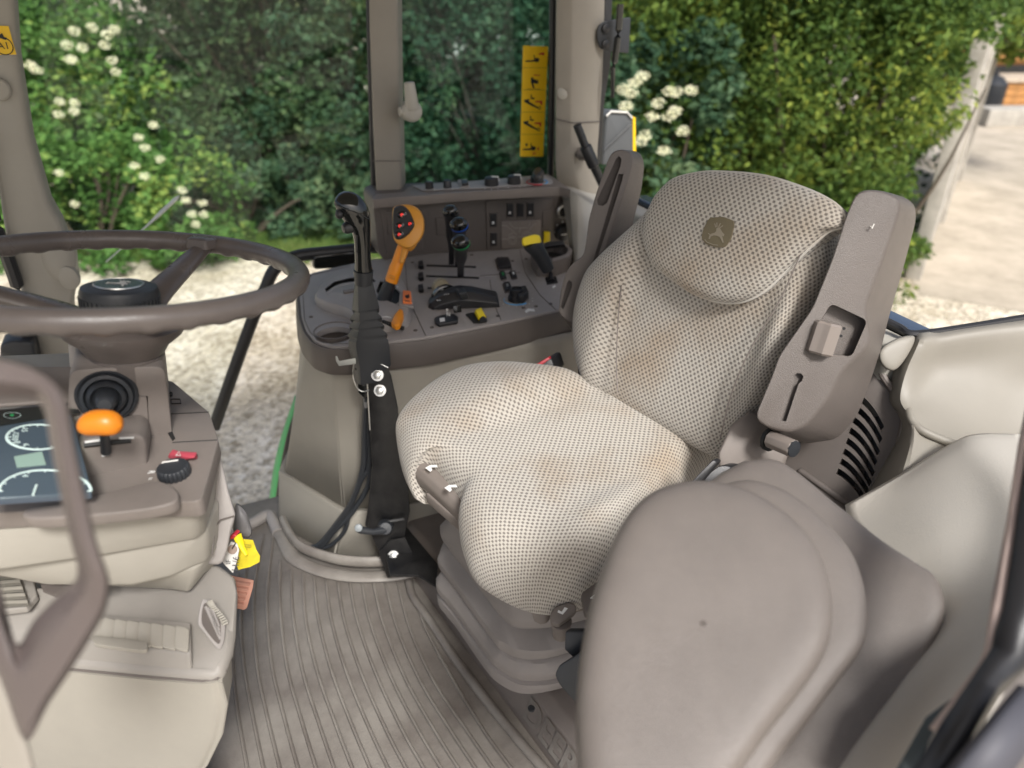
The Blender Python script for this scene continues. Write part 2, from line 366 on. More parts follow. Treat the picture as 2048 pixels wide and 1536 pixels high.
def leaf(mb, p, s, rx, kind=0):
    d = V((random.gauss(0, 1), random.gauss(0, 1), random.gauss(0, .6))).normalized(); u = d.cross(V((random.gauss(0, 1), random.gauss(0, 1), random.gauss(0, 1)))).normalized()
    if kind == 1:   # a flat drooping spray with side shoots
        o = len(mb.v); q = u*s*.16; mb.v += [p, p+d*s*.5+q*1.6, p+d*s-UP*s*.25, p+d*s*.5-q*1.6, ]; mb.f.append([o, o+1, o+2, o+3]); mb.mi.append(0); return
    o = len(mb.v); n = d.cross(u)*s*.12
    mb.v += [p-d*s*.5, p+u*s*.3+n, p+d*s*.5, p-u*s*.3+n]; mb.f.append([o, o+1, o+2, o+3]); mb.mi.append(0)
def shrub(label, base, w_, dep, h, lm, n=5000, ls=.07, kind=0, group=None, name='shrub', cat_='shrub', low=.0, trunk=True, flowers=None, clip=None):
    """crown as leaf clumps through its volume with gaps, on a branching trunk"""
    o = thing(name, label, cat_, base, group); mb = MB(); lumps = []
    for k in range(int(16+n/170)):
        a = random.uniform(-1, 1); c = random.uniform(-1, 1); z = random.uniform(low, 1)
        f = (1-max(0, z-.55)**2*2.2)
        lumps.append((base+V((a*w_/2*f, c*dep/2*f, h*z)), random.uniform(.1, .22)*min(w_, h, 1.9)))
    per = n//len(lumps)
    for c, r in lumps:
        for k in range(per):
            d = V((random.gauss(0, 1), random.gauss(0, 1), random.gauss(0, .8))).normalized()*r*random.uniform(.35, 1)**.5
            p = c+d; p.z = max(p.z, .03)
            if clip and clip(p): continue
            leaf(mb, p, ls*random.uniform(.6, 1.3), 0, kind)
    mb.build('crown', lm, o, sm=False)
    tb = MB()
    for k in range(7 if trunk else 1):
        e = base+V((random.uniform(-.4, .4)*w_, random.uniform(-.3, .3)*dep, h*random.uniform(.5, .85))); m_ = base.lerp(e, .5)+V((random.uniform(-.1, .1), 0, .1))
        tb.tube(cat([base+V((random.uniform(-.1, .1), 0, 0)), m_, e], 4), [.022-.002*i for i in range(9)], 6)
    if trunk: tb.build('trunk', bark, o)
    if flowers:
        for p, r in flowers:
            f = MB()
            for k in range(90):
                a_ = random.uniform(0, 2*pi); rr_ = r*random.random()**.5; q = p+V((rr_*cos(a_)*1.1, -abs(random.gauss(0, r*.2)), rr_*sin(a_)*.75))
                leaf(f, q, r*.4, 0)
            f.build('flower_head', flower, o, sm=False)
    return o
def gp(px, d, z=0): q = ray(px, 400); return V((q.x*d/q.y, d, z))   # ground place: column px, d metres out
hg = 'shrubs of the hedge beyond the right side glass'
H = [('dense dark green shrub filling the quarter window', 1000, 8.0, 3.4, lf_dark), ('dark ivy covered shrub behind the middle pillar', 700, 8.2, 3.2, lf_dark),
     ('dark shrub with brownish leaves seen above the steering wheel spoke', 470, 8.6, 3.4, lf_brown), ('dark shrub right of the rear corner pillar', 1290, 7.6, 3.2, lf_dark),
     ('tall dark shrub behind the flowering elder on the left', 250, 9.4, 3.6, lf_dark), ('dark hedge shrub between the quarter window pillars', 860, 8.6, 3.6, lf_dark),
     ('olive green bushy shrub left of the middle pillar', 600, 8.0, 2.9, lf_brown), ('dark shrub above the seat back', 1450, 7.4, 3.4, lf_dark)]
for lab, px, d, wd, lm in H: shrub(lab, gp(px, d), wd, 1.8, 3.5, lm, 17000, .07, group=hg, name='hedge_shrub')
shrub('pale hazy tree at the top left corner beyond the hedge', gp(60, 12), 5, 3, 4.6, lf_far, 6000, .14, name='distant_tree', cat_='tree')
for lab, px, d in (('tall dark evergreen far behind the steering wheel side hedge', 330, 11), ('tall dark evergreen far behind the middle pillar', 800, 11), ('tall dark evergreen far behind the rear corner pillar', 1280, 11)):
    shrub(lab, gp(px, d), 5.2, 1.8, 4.4, lf_dark, 22000, .17, name='evergreen_tree', cat_='tree', group='evergreens far behind the hedge')
def fl(pxs, d0, r): return [(D(x, y, d0/ray(x, y).y), r) for x, y in pxs]
eb = gp(170, 6.6)
shrub('bright green elder bush with cream flower heads beside the left pillar', eb, 2.5, 1.0, 1.15, lf_br, 9000, .07, name='elder_bush', cat_='bush', flowers=[])
eb2 = shrub('tall bright elder bush top with pale yellow green flower heads', gp(175, 7.4), 2.0, .9, 2.05, lf_br, 11000, .07, name='elder_bush', cat_='bush', low=.1,
      flowers=fl([(150, 62), (185, 55), (215, 70), (135, 90), (165, 95), (60, 130), (75, 140), (140, 118), (210, 90), (230, 60)], 6.6, .045)+fl([(118, 228), (148, 222), (120, 203), (150, 205), (118, 345), (145, 120), (232, 143), (225, 120), (307, 250), (320, 318), (270, 330), (290, 352), (278, 275), (290, 295)], 5.95, .037)+
      fl([(372, 400), (405, 405), (385, 428), (408, 428), (392, 448), (150, 408), (365, 380)], 5.8, .036))
shrub('leafy green bush low beside the gravel under the hedge', gp(480, 7.2), 3.2, .9, .75, lf_dark, 5000, .08, name='low_bush', cat_='bush')
ex = gp(1300, 5.6)
shrub('elder bush with round cream flowers beside the rear corner pillar', ex, 1.1, .7, 2.0, lf_dark, 4500, .08, name='elder_bush', cat_='bush',
      flowers=fl([(1284, 152), (1246, 178), (1262, 186), (1270, 165), (1338, 182), (1352, 184), (1316, 206), (1350, 222), (1338, 232), (1366, 262), (1328, 300), (1304, 232), (1282, 282), (1252, 212), (1382, 180), (1290, 270)], 5.1, .042))
gb = P(1826, 556, G); ga = P(1962, 245, G); gb.z = ga.z = 0
fdir = (ga-gb).normalized(); fn = V((fdir.y, -fdir.x, 0))
hclip = lambda p: (p-gb).dot(fn) > -.12+.12*sin(p.z*5)+.1*sin(p.z*13+p.y*7) and p.z < 1.95
yg = 'golden green conifers of the hedge behind the seat'
for lab, px, d, wd in [('golden green conifer directly above the driver seat headrest', 1500, 5.9, 1.9), ('yellow tipped conifer hedge plant between headrest and raised armrest', 1640, 5.7, 1.7), ('conifer hedge plant at the hedge end beside the concrete posts', 1780, 5.9, 1.2), ('brownish conifer left of the headrest', 1390, 6.3, 1.8)]:
    shrub(lab, gp(px, d), wd, 1.0, 2.7 if px < 1750 else 2.45, lf_yew, 26000, .052, 1, group=yg, name='conifer', cat_='conifer', clip=hclip)
shrub('overhanging bough of conifer at the top right corner', gp(1960, 9)+UP*1.45, 2.6, 1.2, 1.0, lf_yew, 7000, .10, 1, trunk=False, name='conifer_bough', cat_='conifer')
gs = MB()
gmat = leafmat('grass_blades', [(.06, .12, .03), (.12, .2, .05), (.25, .3, .1)])
for k in range(26000):
    px = random.uniform(60, 1150); d = random.triangular(6.45, 7.6, 7.1)+.12*sin(px*.03); p = gp(px, d); h = random.uniform(.03, .1); a = random.uniform(0, pi); u = V((cos(a), sin(a), 0))*.012
    o_ = len(gs.v); gs.v += [p-u, p+u, p+V((random.uniform(-.04, .04), random.uniform(-.04, .04), h))]; gs.f.append([o_, o_+1, o_+2]); gs.mi.append(0)
go = gs.build('grass', gmat, sm=False); go['kind'] = 'stuff'; go['label'] = 'grass verge along the foot of the hedge'; go['category'] = 'grass'

# ================================================= FENCE, YARD
conc = mat('weathered_concrete', (.46, .43, .38), .9, bump=.5, bscale=60, var=.3, vscale=6)
gb = P(1826, 556, G); ga = P(1962, 245, G); gb.z = ga.z = 0
fdir = (ga-gb).normalized(); fn = V((fdir.y, -fdir.x, 0))
fe = thing('concrete_fence', 'pale concrete post and board fence at the end of the conifer hedge', 'fence', gb)
def post(p, h): 
    m = MB().box(p+UP*h/2, fdir*.06, fn*.06, UP*h/2); m.build('post', conc, fe, bevel=.008)
post(gb, 2.02); post(gb+fdir*1.9, 2.0); post(gb+fdir*3.9, 2.0)
for k in range(6):
    MB().box(gb+fdir*1.0+UP*(.18+.31*k)-fn*.0, fdir*.88, fn*.02, UP*.148).build('gravel_board', conc, fe, bevel=.006)
    MB().box(gb+fdir*2.95+UP*(.18+.31*k)-fn*.0, fdir*.88, fn*.02, UP*.148).build('gravel_board', conc, fe, bevel=.006)
wood = mat('orange_timber', (.55, .27, .09), .8, var=.35, vscale=9); woodp = mat('pale_timber', (.55, .45, .34), .8, var=.3, vscale=9)
kb = P(2030, 240, G); kb.z = 0
def yd(px, py): p = P(px, py, G); p.z = 0; return p
kr = V((1, .05, 0)).normalized()
k0 = yd(1975, 250)
for i in range(4):
    MB().box(k0+kr*(i*1.02+.35)+UP*.14, kr*.5, V((0, .2, 0)), UP*.14).build('kerb_block', conc, None, bevel=.015)
    o = C.objects[-1]; 
for i, o in enumerate([x for x in C.objects if x.name.startswith('kerb_block')]):
    o['label'] = ['white concrete kerb block nearest the fence post', 'second white kerb block from the fence post', 'third white kerb block from the fence post in front of the crate', 'farthest white kerb block from the fence post'][i]; o['category'] = 'kerb block'; o['group'] = 'kerb blocks across the yard'
def crate(p, w_, h, lab, m):
    o = thing('timber_crate', lab, 'crate', p, 'timber crates in the yard')
    for k in range(4): MB().box(p+UP*(h*(k+.5)/4), kr*w_/2, V((0, .35, 0)), UP*h*.115).build('board', m, o, bevel=.006)
    for s in (-1, 1): MB().box(p+kr*s*w_*.42+UP*h*.5-V((0, .37, 0)), kr*.05, V((0, .018, 0)), UP*h*.5).build('corner_batten', m, o, bevel=.004)
    MB().box(p+UP*(h+.03), kr*w_*.53, V((0, .4, 0)), UP*.03).build('lid', woodp, o, bevel=.005)
crate(yd(2030, 222)+V((.15, .3, 0)), 1.5, .5, 'orange timber crate behind the kerb blocks', wood); crate(yd(2110, 226)+V((.9, .3, 0)), 1.2, .6, 'paler timber crate half outside the frame', woodp)
lg = MB().tube([yd(1990, 220)+V((-.3, 1.2, .75)), yd(1990, 220)+V((1.6, 1.3, .8))], .16, 14); lo = lg.build('log', wood); lo['label'] = 'cut orange log lying above the crate'; lo['category'] = 'log'
bb = MB(); q = yd(1975, 228); bb.lathe(q+V((0, .1, 0)), UP, [(0, .2), (.15, .24), (.5, .24), (.62, .12), (.64, .05), (.7, .05)], 18); bo = bb.build('gas_canister', soft); bo['label'] = 'dark grey canister beside the timber crate'; bo['category'] = 'canister'
dk = MB(); q = yd(2060, 212); dk.box(q+V((1, 2.6, .9)), V((2.4, 0, 0)), V((0, 1, 0)), UP*.9); sh = dk.build('shed', mat('dark_shed_boards', (.03, .03, .03), .8, var=.5, vscale=20), None, bevel=.03); sh['label'] = 'dark shed beyond the timber crates'; sh['category'] = 'shed'

# ================================================= TRACTOR CAB
cab = thing('tractor_cab', 'open tractor cab of taupe and beige plastic with ribbed rubber floor', 'tractor cab', X(.9, 0, FL))
# floor plate and ribbed mat
mb = MB(); pl = [X(1.56, -.5, FL), X(1.62, -.2, FL), X(1.62, 1.1, FL), X(-.1, 1.1, FL), X(-.1, -.9, FL), X(1.45, -.9, FL)]
mb.prism([p-UP*.03 for p in pl], UP*.03); mb.build('floor_mat', rubber_f, cab, bevel=.004)
def Z1(x, y): return (420+x/2.731, 1036+y/2.731)
ctl = {-2: [(150, 300), (125, 560), (120, 800), (150, 1080), (205, 1400)], -1: [(200, 250), (165, 520), (180, 800), (235, 1110), (295, 1400)],
       0: [(290, 85), (238, 400), (250, 780), (310, 1090), (385, 1400)], 4: [(505, 305), (520, 560), (585, 850), (690, 1150), (785, 1400)],
       8: [(760, 345), (800, 560), (905, 860), (1050, 1170), (1180, 1400)], 12: [(1020, 345), (1085, 600), (1220, 900), (1400, 1170), (1560, 1400)], 13: [(1130, 470), (1180, 620), (1330, 900), (1500, 1180), (1650, 1385)]}
tops = {1: (340, 105), 2: (380, 230), 3: (440, 285), 5: (565, 315), 6: (630, 330), 7: (695, 345), 9: (825, 340), 10: (885, 340), 11: (950, 340)}
rib = MB()
for k in range(-2, 14):
    if k in ctl: c = ctl[k]
    else:
        a = k//4*4; t_ = (k-a)/4; c = [(ctl[a][i][0]*(1-t_)+ctl[a+4][i][0]*t_, ctl[a][i][1]*(1-t_)+ctl[a+4][i][1]*t_) for i in range(5)]; c[0] = tops[k]
    pts = cat([P(*Z1(*q), FL) for q in c], 8); m_ = len(pts)
    secs = []
    for i, p in enumerate(pts):
        tg = (pts[min(i+1, m_-1)]-pts[max(i-1, 0)]).normalized(); s_ = tg.cross(UP); hh = .006*min(1, i/2+.15)
        secs.append([p-s_*.0055-UP*.004, p-s_*.0045+UP*hh*.6, p-s_*.002+UP*hh, p+s_*.001+UP*hh, p+s_*.0022+UP*hh*.2, p+s_*.0026-UP*.004])
    rib.loft(secs)
rib.build('mat_ribs', rubber_f, cab)
dg_ = MB()    # dark seams moulded beside each rib
# raised lip of the mat round the seat pedestal, and along the console
lip = cat([P(*Z1(x, y), FL+.006) for x, y in [(1085, 345), (1110, 430), (1200, 560), (1340, 770), (1520, 1010), (1700, 1230), (1840, 1390), (1990, 1560)]], 6)
MB().tube(lip, .009, 12).build('mat_lip', rubber_f, cab)
lip2 = cat([P(x, y, FL+.012) for x, y in [(560, 1062), (575, 1095), (592, 1118), (640, 1140), (700, 1152), (770, 1152), (815, 1146), (835, 1140)]], 6)
MB().tube(lip2, [.017]*len(lip2), 12, flat=.45).build('mat_lip', rubber_f, cab)
lip2 = cat([P(x, y, FL+.035) for x, y in [(566, 1040), (580, 1068), (604, 1094), (650, 1112), (700, 1122), (770, 1122), (830, 1105)]], 6); MB().tube(lip2, [.009]*len(lip2), 12, flat=1.6).build('mat_upstand', rubber_f, cab)
lip3 = cat([P(x, y, FL+.01) for x, y in [(556, 1066), (545, 1040), (535, 1030), (500, 1048), (440, 1066), (380, 1085), (250, 1130)]], 5)
MB().tube(lip3, .014, 10).build('sill_trim', grey, cab)
# the two low aisles of the seat pedestal: plinth with sloped side and flat top
def P2(x, y, z): return P(*Z1(x, y), z)
foot = [P2(1130, 400, FL), P2(1300, 640, FL), P2(1500, 930, FL), P2(1700, 1180, FL), P2(1900, 1430, FL), P2(2100, 1680, FL)]
edge = [P2(1125, -60, FL+.075), P2(1230, 230, FL+.075), P2(1480, 700, FL+.075), P2(1700, 960, FL+.075), P2(1960, 1230, FL+.075), P2(2200, 1480, FL+.075)]
# straight pedestal: direction of its front edge
e0 = P(835, 1060, FL+.0); 
s0, s1 = P2(1150, 400, FL), P2(1960, 1500, FL); pd = (s1-s0).normalized(); pn = V((-pd.y, pd.x, 0)); 
if pn.dot(BV) < 0: pn = -pn
A = s0-pd*.5
ped = MB(); prof = [(0, -.02), (.012, .03), (.03, .062), (.05, .075), (.14, .078), (.145, .07), (.148, .05), (.95, .05), (.95, -.02)]
ped.loft([[A+pd*t_+pn*u+UP*z for u, z in prof] for t_ in (0, 1.6)]); ped.build('seat_pedestal', taupe, cab, bevel=.004, ang=20)
fr = frame(s0+pd*.52+pn*.014+UP*.034, pd, (UP*.35-pn).normalized()); fr = (fr[0], fr[1], fr[2], fr[3])
fr2 = frame(s0+pd*.475+pn*.0175+UP*.036, pd, (-pn+UP*.45))
text('DEERE', fr2, .062, rubber_f, cab, 'moulded_lettering', h=.003, bold=True)
MB().lathe(P2(1755, 1045, FL+.08), UP, [(0, .006), (.004, .006), (.005, .003)], 12).build('screw', soft, cab)

MB().prism(rnd([X(.08, -1.25, .42), X(1.98, -1.05, .42), X(1.98, 1.02, .42), X(.08, 1.02, .42)], .12), UP*.1).build('unseen_roof', stone, cab, bevel=.02)  # cab roof out of view, put in to shade the interior
# ---- pillars
def pillar(front, vec, m, **k): return MB().prism(front, vec).build('pillar', m, cab, **k)
ap = [Q(x, y, 1.75) for x, y in [(-60, -80), (22, -80), (35, 110), (62, 280), (98, 405), (122, 447), (142, 500), (156, 560), (146, 608), (148, 700), (152, 820), (92, 820), (78, 720), (42, 590), (10, 470), (-25, 250)]]
o = MB().prism(ap, RV*.07).build('pillar', beige, cab, bevel=.012, label='curved beige front pillar at the left edge')
MB().tube(cat([Q(x, y, 1.735) for x, y in [(-50, 250), (-12, 440), (10, 500), (40, 590), (60, 690), (82, 800)]], 5), .013, 8).build('windscreen_seal', black, cab)
bmp = MB(); bmp.lathe(Q(112, 500, 1.765), -RV+UP*.2, [(-.02, .036), (.006, .035), (.014, .028), (.018, .015), (.019, .001)], 24, 1.9); bmp.build('pillar_swelling', beige, cab)
for x, y, r_ in ((-4, 178, .021), (117, 728, .02)): MB().lathe(Q(x, y, 1.745), -RV, [(-.01, r_), (.004, r_), (.007, r_*.85), (.008, 0)], 24).build('cap_button', beige, cab)
MB().lathe(Q(138, 556, 1.742), -RV-BV*.2, [(-.01, .02), (.003, .02), (.005, .015)], 24, 1.3).build('badge', beige, cab)
MB().prism(rnd([Q(x, y, 1.70) for x, y in [(0, 690), (20, 683), (68, 684), (80, 745), (82, 800), (0, 800)]], .01), RV*.06).build('wiper_motor_cover', soft, cab, bevel=.006)
dk_ = MB().prism([Q(-60, 130, 1.745)]+[Q(x, y, 1.745) for x, y in [(0, 52), (18, 52), (34, 108), (0, 110)]][1:]+[Q(-30, 110, 1.745)], -RV*.0012) if 0 else None
st = frame(Q(2, 80, 1.747), BV, -RV)
MB().prism([Q(x, y, 1.7465) for x, y in [(-30, 50), (17, 52), (33, 109), (-30, 110)]], -RV*.0012).build('warning_decal', decal, cab, label='yellow A1 decal on the front pillar')
text('A1', frame(Q(7, 92, 1.744), BV, -RV), .017, ink, cab, h=.0006)
MB().lathe(Q(7, 92, 1.7448), -RV, [(0, .0155), (.0008, .0155), (.0008, .014), (0, .014)], 30, cap=False).build('decal_ring', ink, cab)
MB().prism([Q(x, y, 1.7445) for x, y in [(-4, 72), (4, 66), (8, 74), (14, 76), (12, 80), (2, 77)]], -RV*.001).build('decal_pictogram', ink, cab)
rp = 1.84
bpl = [(736, -90), (793, -90), (797, 160), (803, 384), (752, 388), (745, 260), (738, 60)]
MB().prism([Q(x, y, rp) for x, y in bpl], RV*.075+BV*.034).build('pillar', pilm, cab, bevel=.008, label='taupe middle pillar rising from the side console')
MB().tube([Q(745, 322, rp-.001), Q(803, 322, rp-.001)], .0012, 6).build('pillar_seam', taupe_d, cab)
cpl = [(1113, -90), (1150, -90), (1212, -90), (1206, 130), (1199, 250), (1196, 330), (1220, 380), (1235, 430), (1175, 450), (1140, 385), (1112, 352), (1111, 200)]
crd = MB(); f1 = [(1113, -90), (1111, 100), (1111, 240), (1112, 352), (1130, 385), (1150, 440)]; f2 = [(1151, -90), (1148, 100), (1146, 245), (1150, 330), (1170, 400), (1190, 470)]; f3 = [(1212, -90), (1206, 130), (1199, 250), (1197, 330), (1225, 400), (1240, 470)]
s1_ = cat([Q(*q, 1.80) for q in f1], 5); s2_ = cat([Q(*q, 1.775) for q in f2], 5); s3_ = cat([Q(*q, 1.80) for q in f3], 5)
crd.loft([[a, b_.lerp(a, .12), b_.lerp(c_, .12), c_, c_+RV*.09+BV*.03, a+RV*.09+BV*.06] for a, b_, c_ in zip(s1_, s2_, s3_)]); crd.build('pillar', pilm, cab, bevel=.004, label='beige rear corner pillar with folded face')
MB().tube([Q(1112, 238, 1.797), Q(1146, 246, 1.772), Q(1199, 243, 1.797)], .0014, 6).build('pillar_seam', taupe_d, cab)
# corner casting under the rear pillar
cb = MB(); cb.loft([[Q(1112, 350, 1.83), Q(1150, 380, 1.77), Q(1200, 400, 1.75), Q(1260, 420, 1.78), Q(1275, 400, 1.86), Q(1200, 340, 1.9)], [P(1140, 500, CT), P(1150, 560, CT), P(1190, 620, CT), P(1290, 560, CT), P(1330, 500, CT), P(1230, 460, CT)]]); cb.build('corner_trim', pale, cab, bevel=.015)
# seals, panes
MB().tube([Q(737, -90, 1.9), Q(741, 100, 1.9), Q(748, 388, 1.9), Q(750, 505, 1.9)], .0085, 8).build('window_seal', black, cab)
MB().tube([Q(1106, -90, 1.9), Q(1105, 100, 1.9), Q(1101, 350, 1.9)], .0095, 8).build('window_seal', black, cab)
ds = cat([Q(x, y, 1.9) for x, y in [(752, 492), (700, 500), (640, 506), (600, 511), (565, 524), (545, 545), (532, 575), (505, 640), (470, 735), (428, 855)]], 6)
MB().tube(ds, .0165, 12).build('door_frame', black, cab)
MB().prism(rnd([Q(x, y, 1.88) for x, y in [(626, 512), (700, 503), (724, 508), (724, 535), (626, 540)]], .012), RV*.05).build('door_latch', gloss, cab, bevel=.006)
MB().prism([Q(x, y, 1.93) for x, y in [(110, -120), (738, -120), (748, 500), (600, 512), (560, 530), (535, 570), (430, 850), (160, 850), (150, 500), (60, 200)]], RV*.005).build('door_glass', glass_c, cab)
MB().prism([Q(x, y, 1.93) for x, y in [(742, -120), (1106, -120), (1102, 350), (748, 400)]], RV*.005).build('window_glass', glass_t, cab)
# handle of the quarter window
h0 = Q(822, 222, 1.80)
hb = MB(); hb.lathe(h0, -RV+UP*.1, [(-.02, .0), (-.02, .024), (.012, .025), (.02, .02), (.023, .0)], 20); hb.tube([h0+UP*.005-RV*.012, Q(818, 164, 1.79)], [.017, .0125], 14); hb.tube([h0, h0-BV*.03], .012, 10)
hb.build('window_latch', pale, cab, bevel=.003)
hk = MB(); hk.lathe(Q(1126, 186, 1.79), -BV*.5-RV, [(-.01, .0), (-.01, .016), (.0, .015), (.002, .006), (.022, .006), (.024, .011), (.029, .011), (.031, .0)], 16); hk.build('coat_hook', pale, cab)
MB().lathe(Q(1166, 308, 1.765), -RV-UP*.1, [(-.01, .017), (.004, .017), (.012, .013), (.02, .009), (.022, 0)], 18).build('hose_outlet', taupe, cab)
# safety decal on the pane
dq = [(1046, 91), (1096, 93), (1086, 313), (1040, 313)]
DL = 1.922
dec = MB().prism(rnd([Q(x, y, DL) for x, y in dq], .004), -RV*.0012).build('safety_decal', decal, cab, label='tall yellow pictogram strip on the quarter window glass')
def dpt(u, v, h=.0022): return Q(dq[0][0]+(dq[1][0]-dq[0][0])*u+(dq[3][0]-dq[0][0]+(dq[2][0]-dq[3][0]-dq[1][0]+dq[0][0])*u)*v, dq[0][1]+222*v, DL-h)
pic = MB(); red_ = MB()
def shp(mb, pts): mb.prism([dpt(u, v, .0014) for u, v in pts], -RV*.0007)
for k in range(1, 5):
    shp(pic, [(.03, k*.2-.001), (.97, k*.2-.001), (.97, k*.2+.0012), (.03, k*.2+.0012)])
def loader(v):
    shp(pic, [(.12, v), (.4, v-.003), (.4, v+.012), (.12, v+.012)]); shp(pic, [(.38, v-.004), (.62, v-.012), (.66, v+.006), (.4, v+.01)])
    shp(pic, [(.44, v-.05), (.47, v-.05), (.5, v-.015), (.62, v-.02), (.64, v-.012), (.46, v-.01)])
    pic.tube([dpt(.56+.1*cos(a), v-.004+.016*sin(a), .002) for a in [i*pi/5 for i in range(10)]], .0012, 6, True)
loader(.135); loader(.93)
shp(red_, [(.62, .075), (.78, .062), (.86, .064), (.86, .088), (.8, .088), (.78, .08), (.72, .084)])
shp(pic, [(.36, .29), (.42, .285), (.45, .3), (.66, .315), (.66, .345), (.46, .34), (.52, .385), (.46, .385), (.36, .33)]); shp(pic, [(.2, .39), (.75, .39), (.75, .393), (.2, .393)]); shp(red_, [(.48, .262), (.72, .264), (.72, .272), (.48, .27)])
for v in (.5, .695):
    shp(pic, [(.1, v-.01), (.32, v-.018), (.3, v+.004), (.5, v+.03), (.74, v+.06), (.7, v+.068), (.44, v+.045), (.12, v+.008)]); shp(pic, [(.38, v-.06), (.41, v-.06), (.42, v-.035), (.56, v-.025), (.5, v-.015), (.38, v-.02)])
    pic.tube([dpt(.76+.06*cos(a), v+.062+.012*sin(a), .002) for a in [i*pi/5 for i in range(10)]], .001, 6, True)
    shp(red_, [(.58, v), (.86, v-.003), (.86, v+.035), (.8, v+.035), (.78, v+.012), (.58, v+.012)])
shp(red_, [(.74, .925), (.79, .915), (.81, .93), (.79, .945), (.74, .938)]); shp(pic, [(.22, .885), (.3, .88), (.32, .9), (.24, .91)])
for q_ in ([(.52, .96), (.56, .96), (.7, .985), (.66, .985)], [(.66, .96), (.7, .96), (.56, .985), (.52, .985)]): shp(red_, q_)
pic.build('pictograms', ink, dec); red_.build('arrows', redink, dec)
# rear window side: strip, wiper, bracket, light
MB().prism([Q(x, y, 1.86) for x, y in [(1213, -90), (1228, -90), (1222, 130), (1210, 200), (1200, 330), (1190, 330), (1198, 200), (1207, 60)]], RV*.02).build('rear_window_frame', black, cab, bevel=.004)
MB().prism(rnd([Q(x, y, 1.78) for x, y in [(1195, 58), (1200, 48), (1212, 42), (1262, 34), (1258, 107), (1228, 104), (1202, 98), (1195, 80)]], .006), RV*.006).build('hinge_plate', soft, cab, bevel=.002)
for y in (57, 88): MB().lathe(Q(1210, y, 1.78), -RV, [(0, .011), (.006, .010), (.008, .005)], 12).build('hinge_bolt', black, cab)
MB().tube(cat([Q(x, y, 1.74) for x, y in [(1241, 8), (1237, 60), (1229, 125)]], 4)+[Q(1226, 135, 1.74), Q(1225, 195, 1.74)], [.0085]*9+[.0065, .005], 10).build('wiper_arm', gloss, cab)
lt = [(1213, 232), (1222, 222), (1255, 224), (1266, 236), (1267, 300), (1262, 330), (1205, 330)]
MB().prism([Q(x, y, 2.0) for x, y in lt], RV*.05).build('marker_lamp_back', mat('mid_grey_plastic', (.08, .085, .09), .5), cab, bevel=.006)
MB().tube([Q(x, y, 1.995) for x, y in [(1213, 232), (1222, 223), (1255, 225), (1264, 236)]], .0032, 8).build('lamp_rim', cream, cab)
MB().prism([Q(x, y, 2.01) for x, y in [(1266, 232), (1271, 236), (1272, 315), (1266, 320)]], RV*.05).build('lamp_lens', decal, cab)
MB().tube([Q(1208, 300, 1.99), Q(1262, 248, 1.99)], .0025, 6).build('lamp_rib', soft, cab)
# gas strut / telescopic black arm beside the pillar
MB().tube([Q(1154, 250, 1.7), Q(1170, 292, 1.7)]+[Q(1170.5, 293, 1.7), Q(1188, 332, 1.69)]+[Q(1188.5, 333, 1.69), Q(1215, 390, 1.68)], [.0105, .0105, .0155, .0155, .0115, .0115], 12).build('mounting_arm', black, cab, bevel=.001)
# rear sill: rail, white ledge
def S(x, y, z=-.5): return P(x, y, z)
r0, r1 = S(1268, 392), S(1836, 668); rd = (r1-r0).normalized(); rn = V((rd.y, -rd.x, 0));  rn = rn if rn.dot(BV) > 0 else -rn
MB().prism([r0+rn*.0-UP*.02, r0+rn*.035-UP*.02, r0+rn*.035+UP*.0, r0+UP*.0], r1-r0).build('rear_window_rail', mat('seal_blue_reflection', (.05, .07, .11), .15), cab, bevel=.004)  # blue in the dark seal colour paints its bluish reflection
led_ = MB().loft([[r0-rn*.001-UP*.012, r0-rn*.05-UP*.012, r0-rn*.055-UP*.05, r0-rn*.01-UP*.3, r0+rn*.03-UP*.3], [r1-rn*.001-UP*.012, r1-rn*.05-UP*.012, r1-rn*.055-UP*.05, r1-rn*.01-UP*.3, r1+rn*.03-UP*.3]]); led_.build('rear_sill', pale, cab, bevel=.008)
MB().tube([r0-rn*.001-UP*.009, r1-rn*.001-UP*.009], .004, 6).build('sill_gasket', black, cab)
# left fender inner panel: smooth sheet falling from the window line to the bench
rows = [
 [D(1832, 668, 1.13), D(1880, 660, 1.13), D(1950, 650, 1.13), D(2050, 636, 1.13), D(2200, 618, 1.12)],
 [D(1826, 690, 1.115), D(1880, 680, 1.11), D(1950, 668, 1.11), D(2050, 655, 1.11), D(2200, 640, 1.10)],
 [D(1800, 745, 1.12), D(1870, 735, 1.125), D(1950, 725, 1.125), D(2050, 715, 1.12), D(2200, 700, 1.11)],
 [D(1790, 800, 1.12), D(1850, 792, 1.115), D(1950, 785, 1.12), D(2050, 780, 1.125), D(2200, 770, 1.12)],
 [D(1812, 835, 1.10), D(1850, 838, 1.095), D(1950, 860, 1.10), D(2050, 865, 1.11), D(2200, 860, 1.10)],
 [D(1815, 880, 1.08), D(1850, 890, 1.07), D(1950, 910, 1.07), D(2050, 915, 1.08), D(2200, 910, 1.07)],
 [D(1780, 980, 1.04), D(1850, 990, 1.03), D(1950, 1000, 1.02), D(2050, 1010, 1.02), D(2200, 1010, 1.0)],
 [D(1730, 1100, 1.0), D(1850, 1110, .98), D(1950, 1120, .97), D(2050, 1130, .96), D(2200, 1140, .95)]]
def sheet(rows, n=5):
    a = [cat(r, n) for r in rows]; cols = list(zip(*a)); g2 = [cat(c, n) for c in cols]; m = len(g2[0]); 
    return [[g2[i][k] for i in range(len(g2))] for k in range(m)]
rows = [[r[0]-V((.035, 0, 0))+ray(1780, 800)*.16]+r for r in rows]
fp = MB().loft(sheet(rows), closed=False); fp.build('fender_panel', fendm, cab, solid=.01)
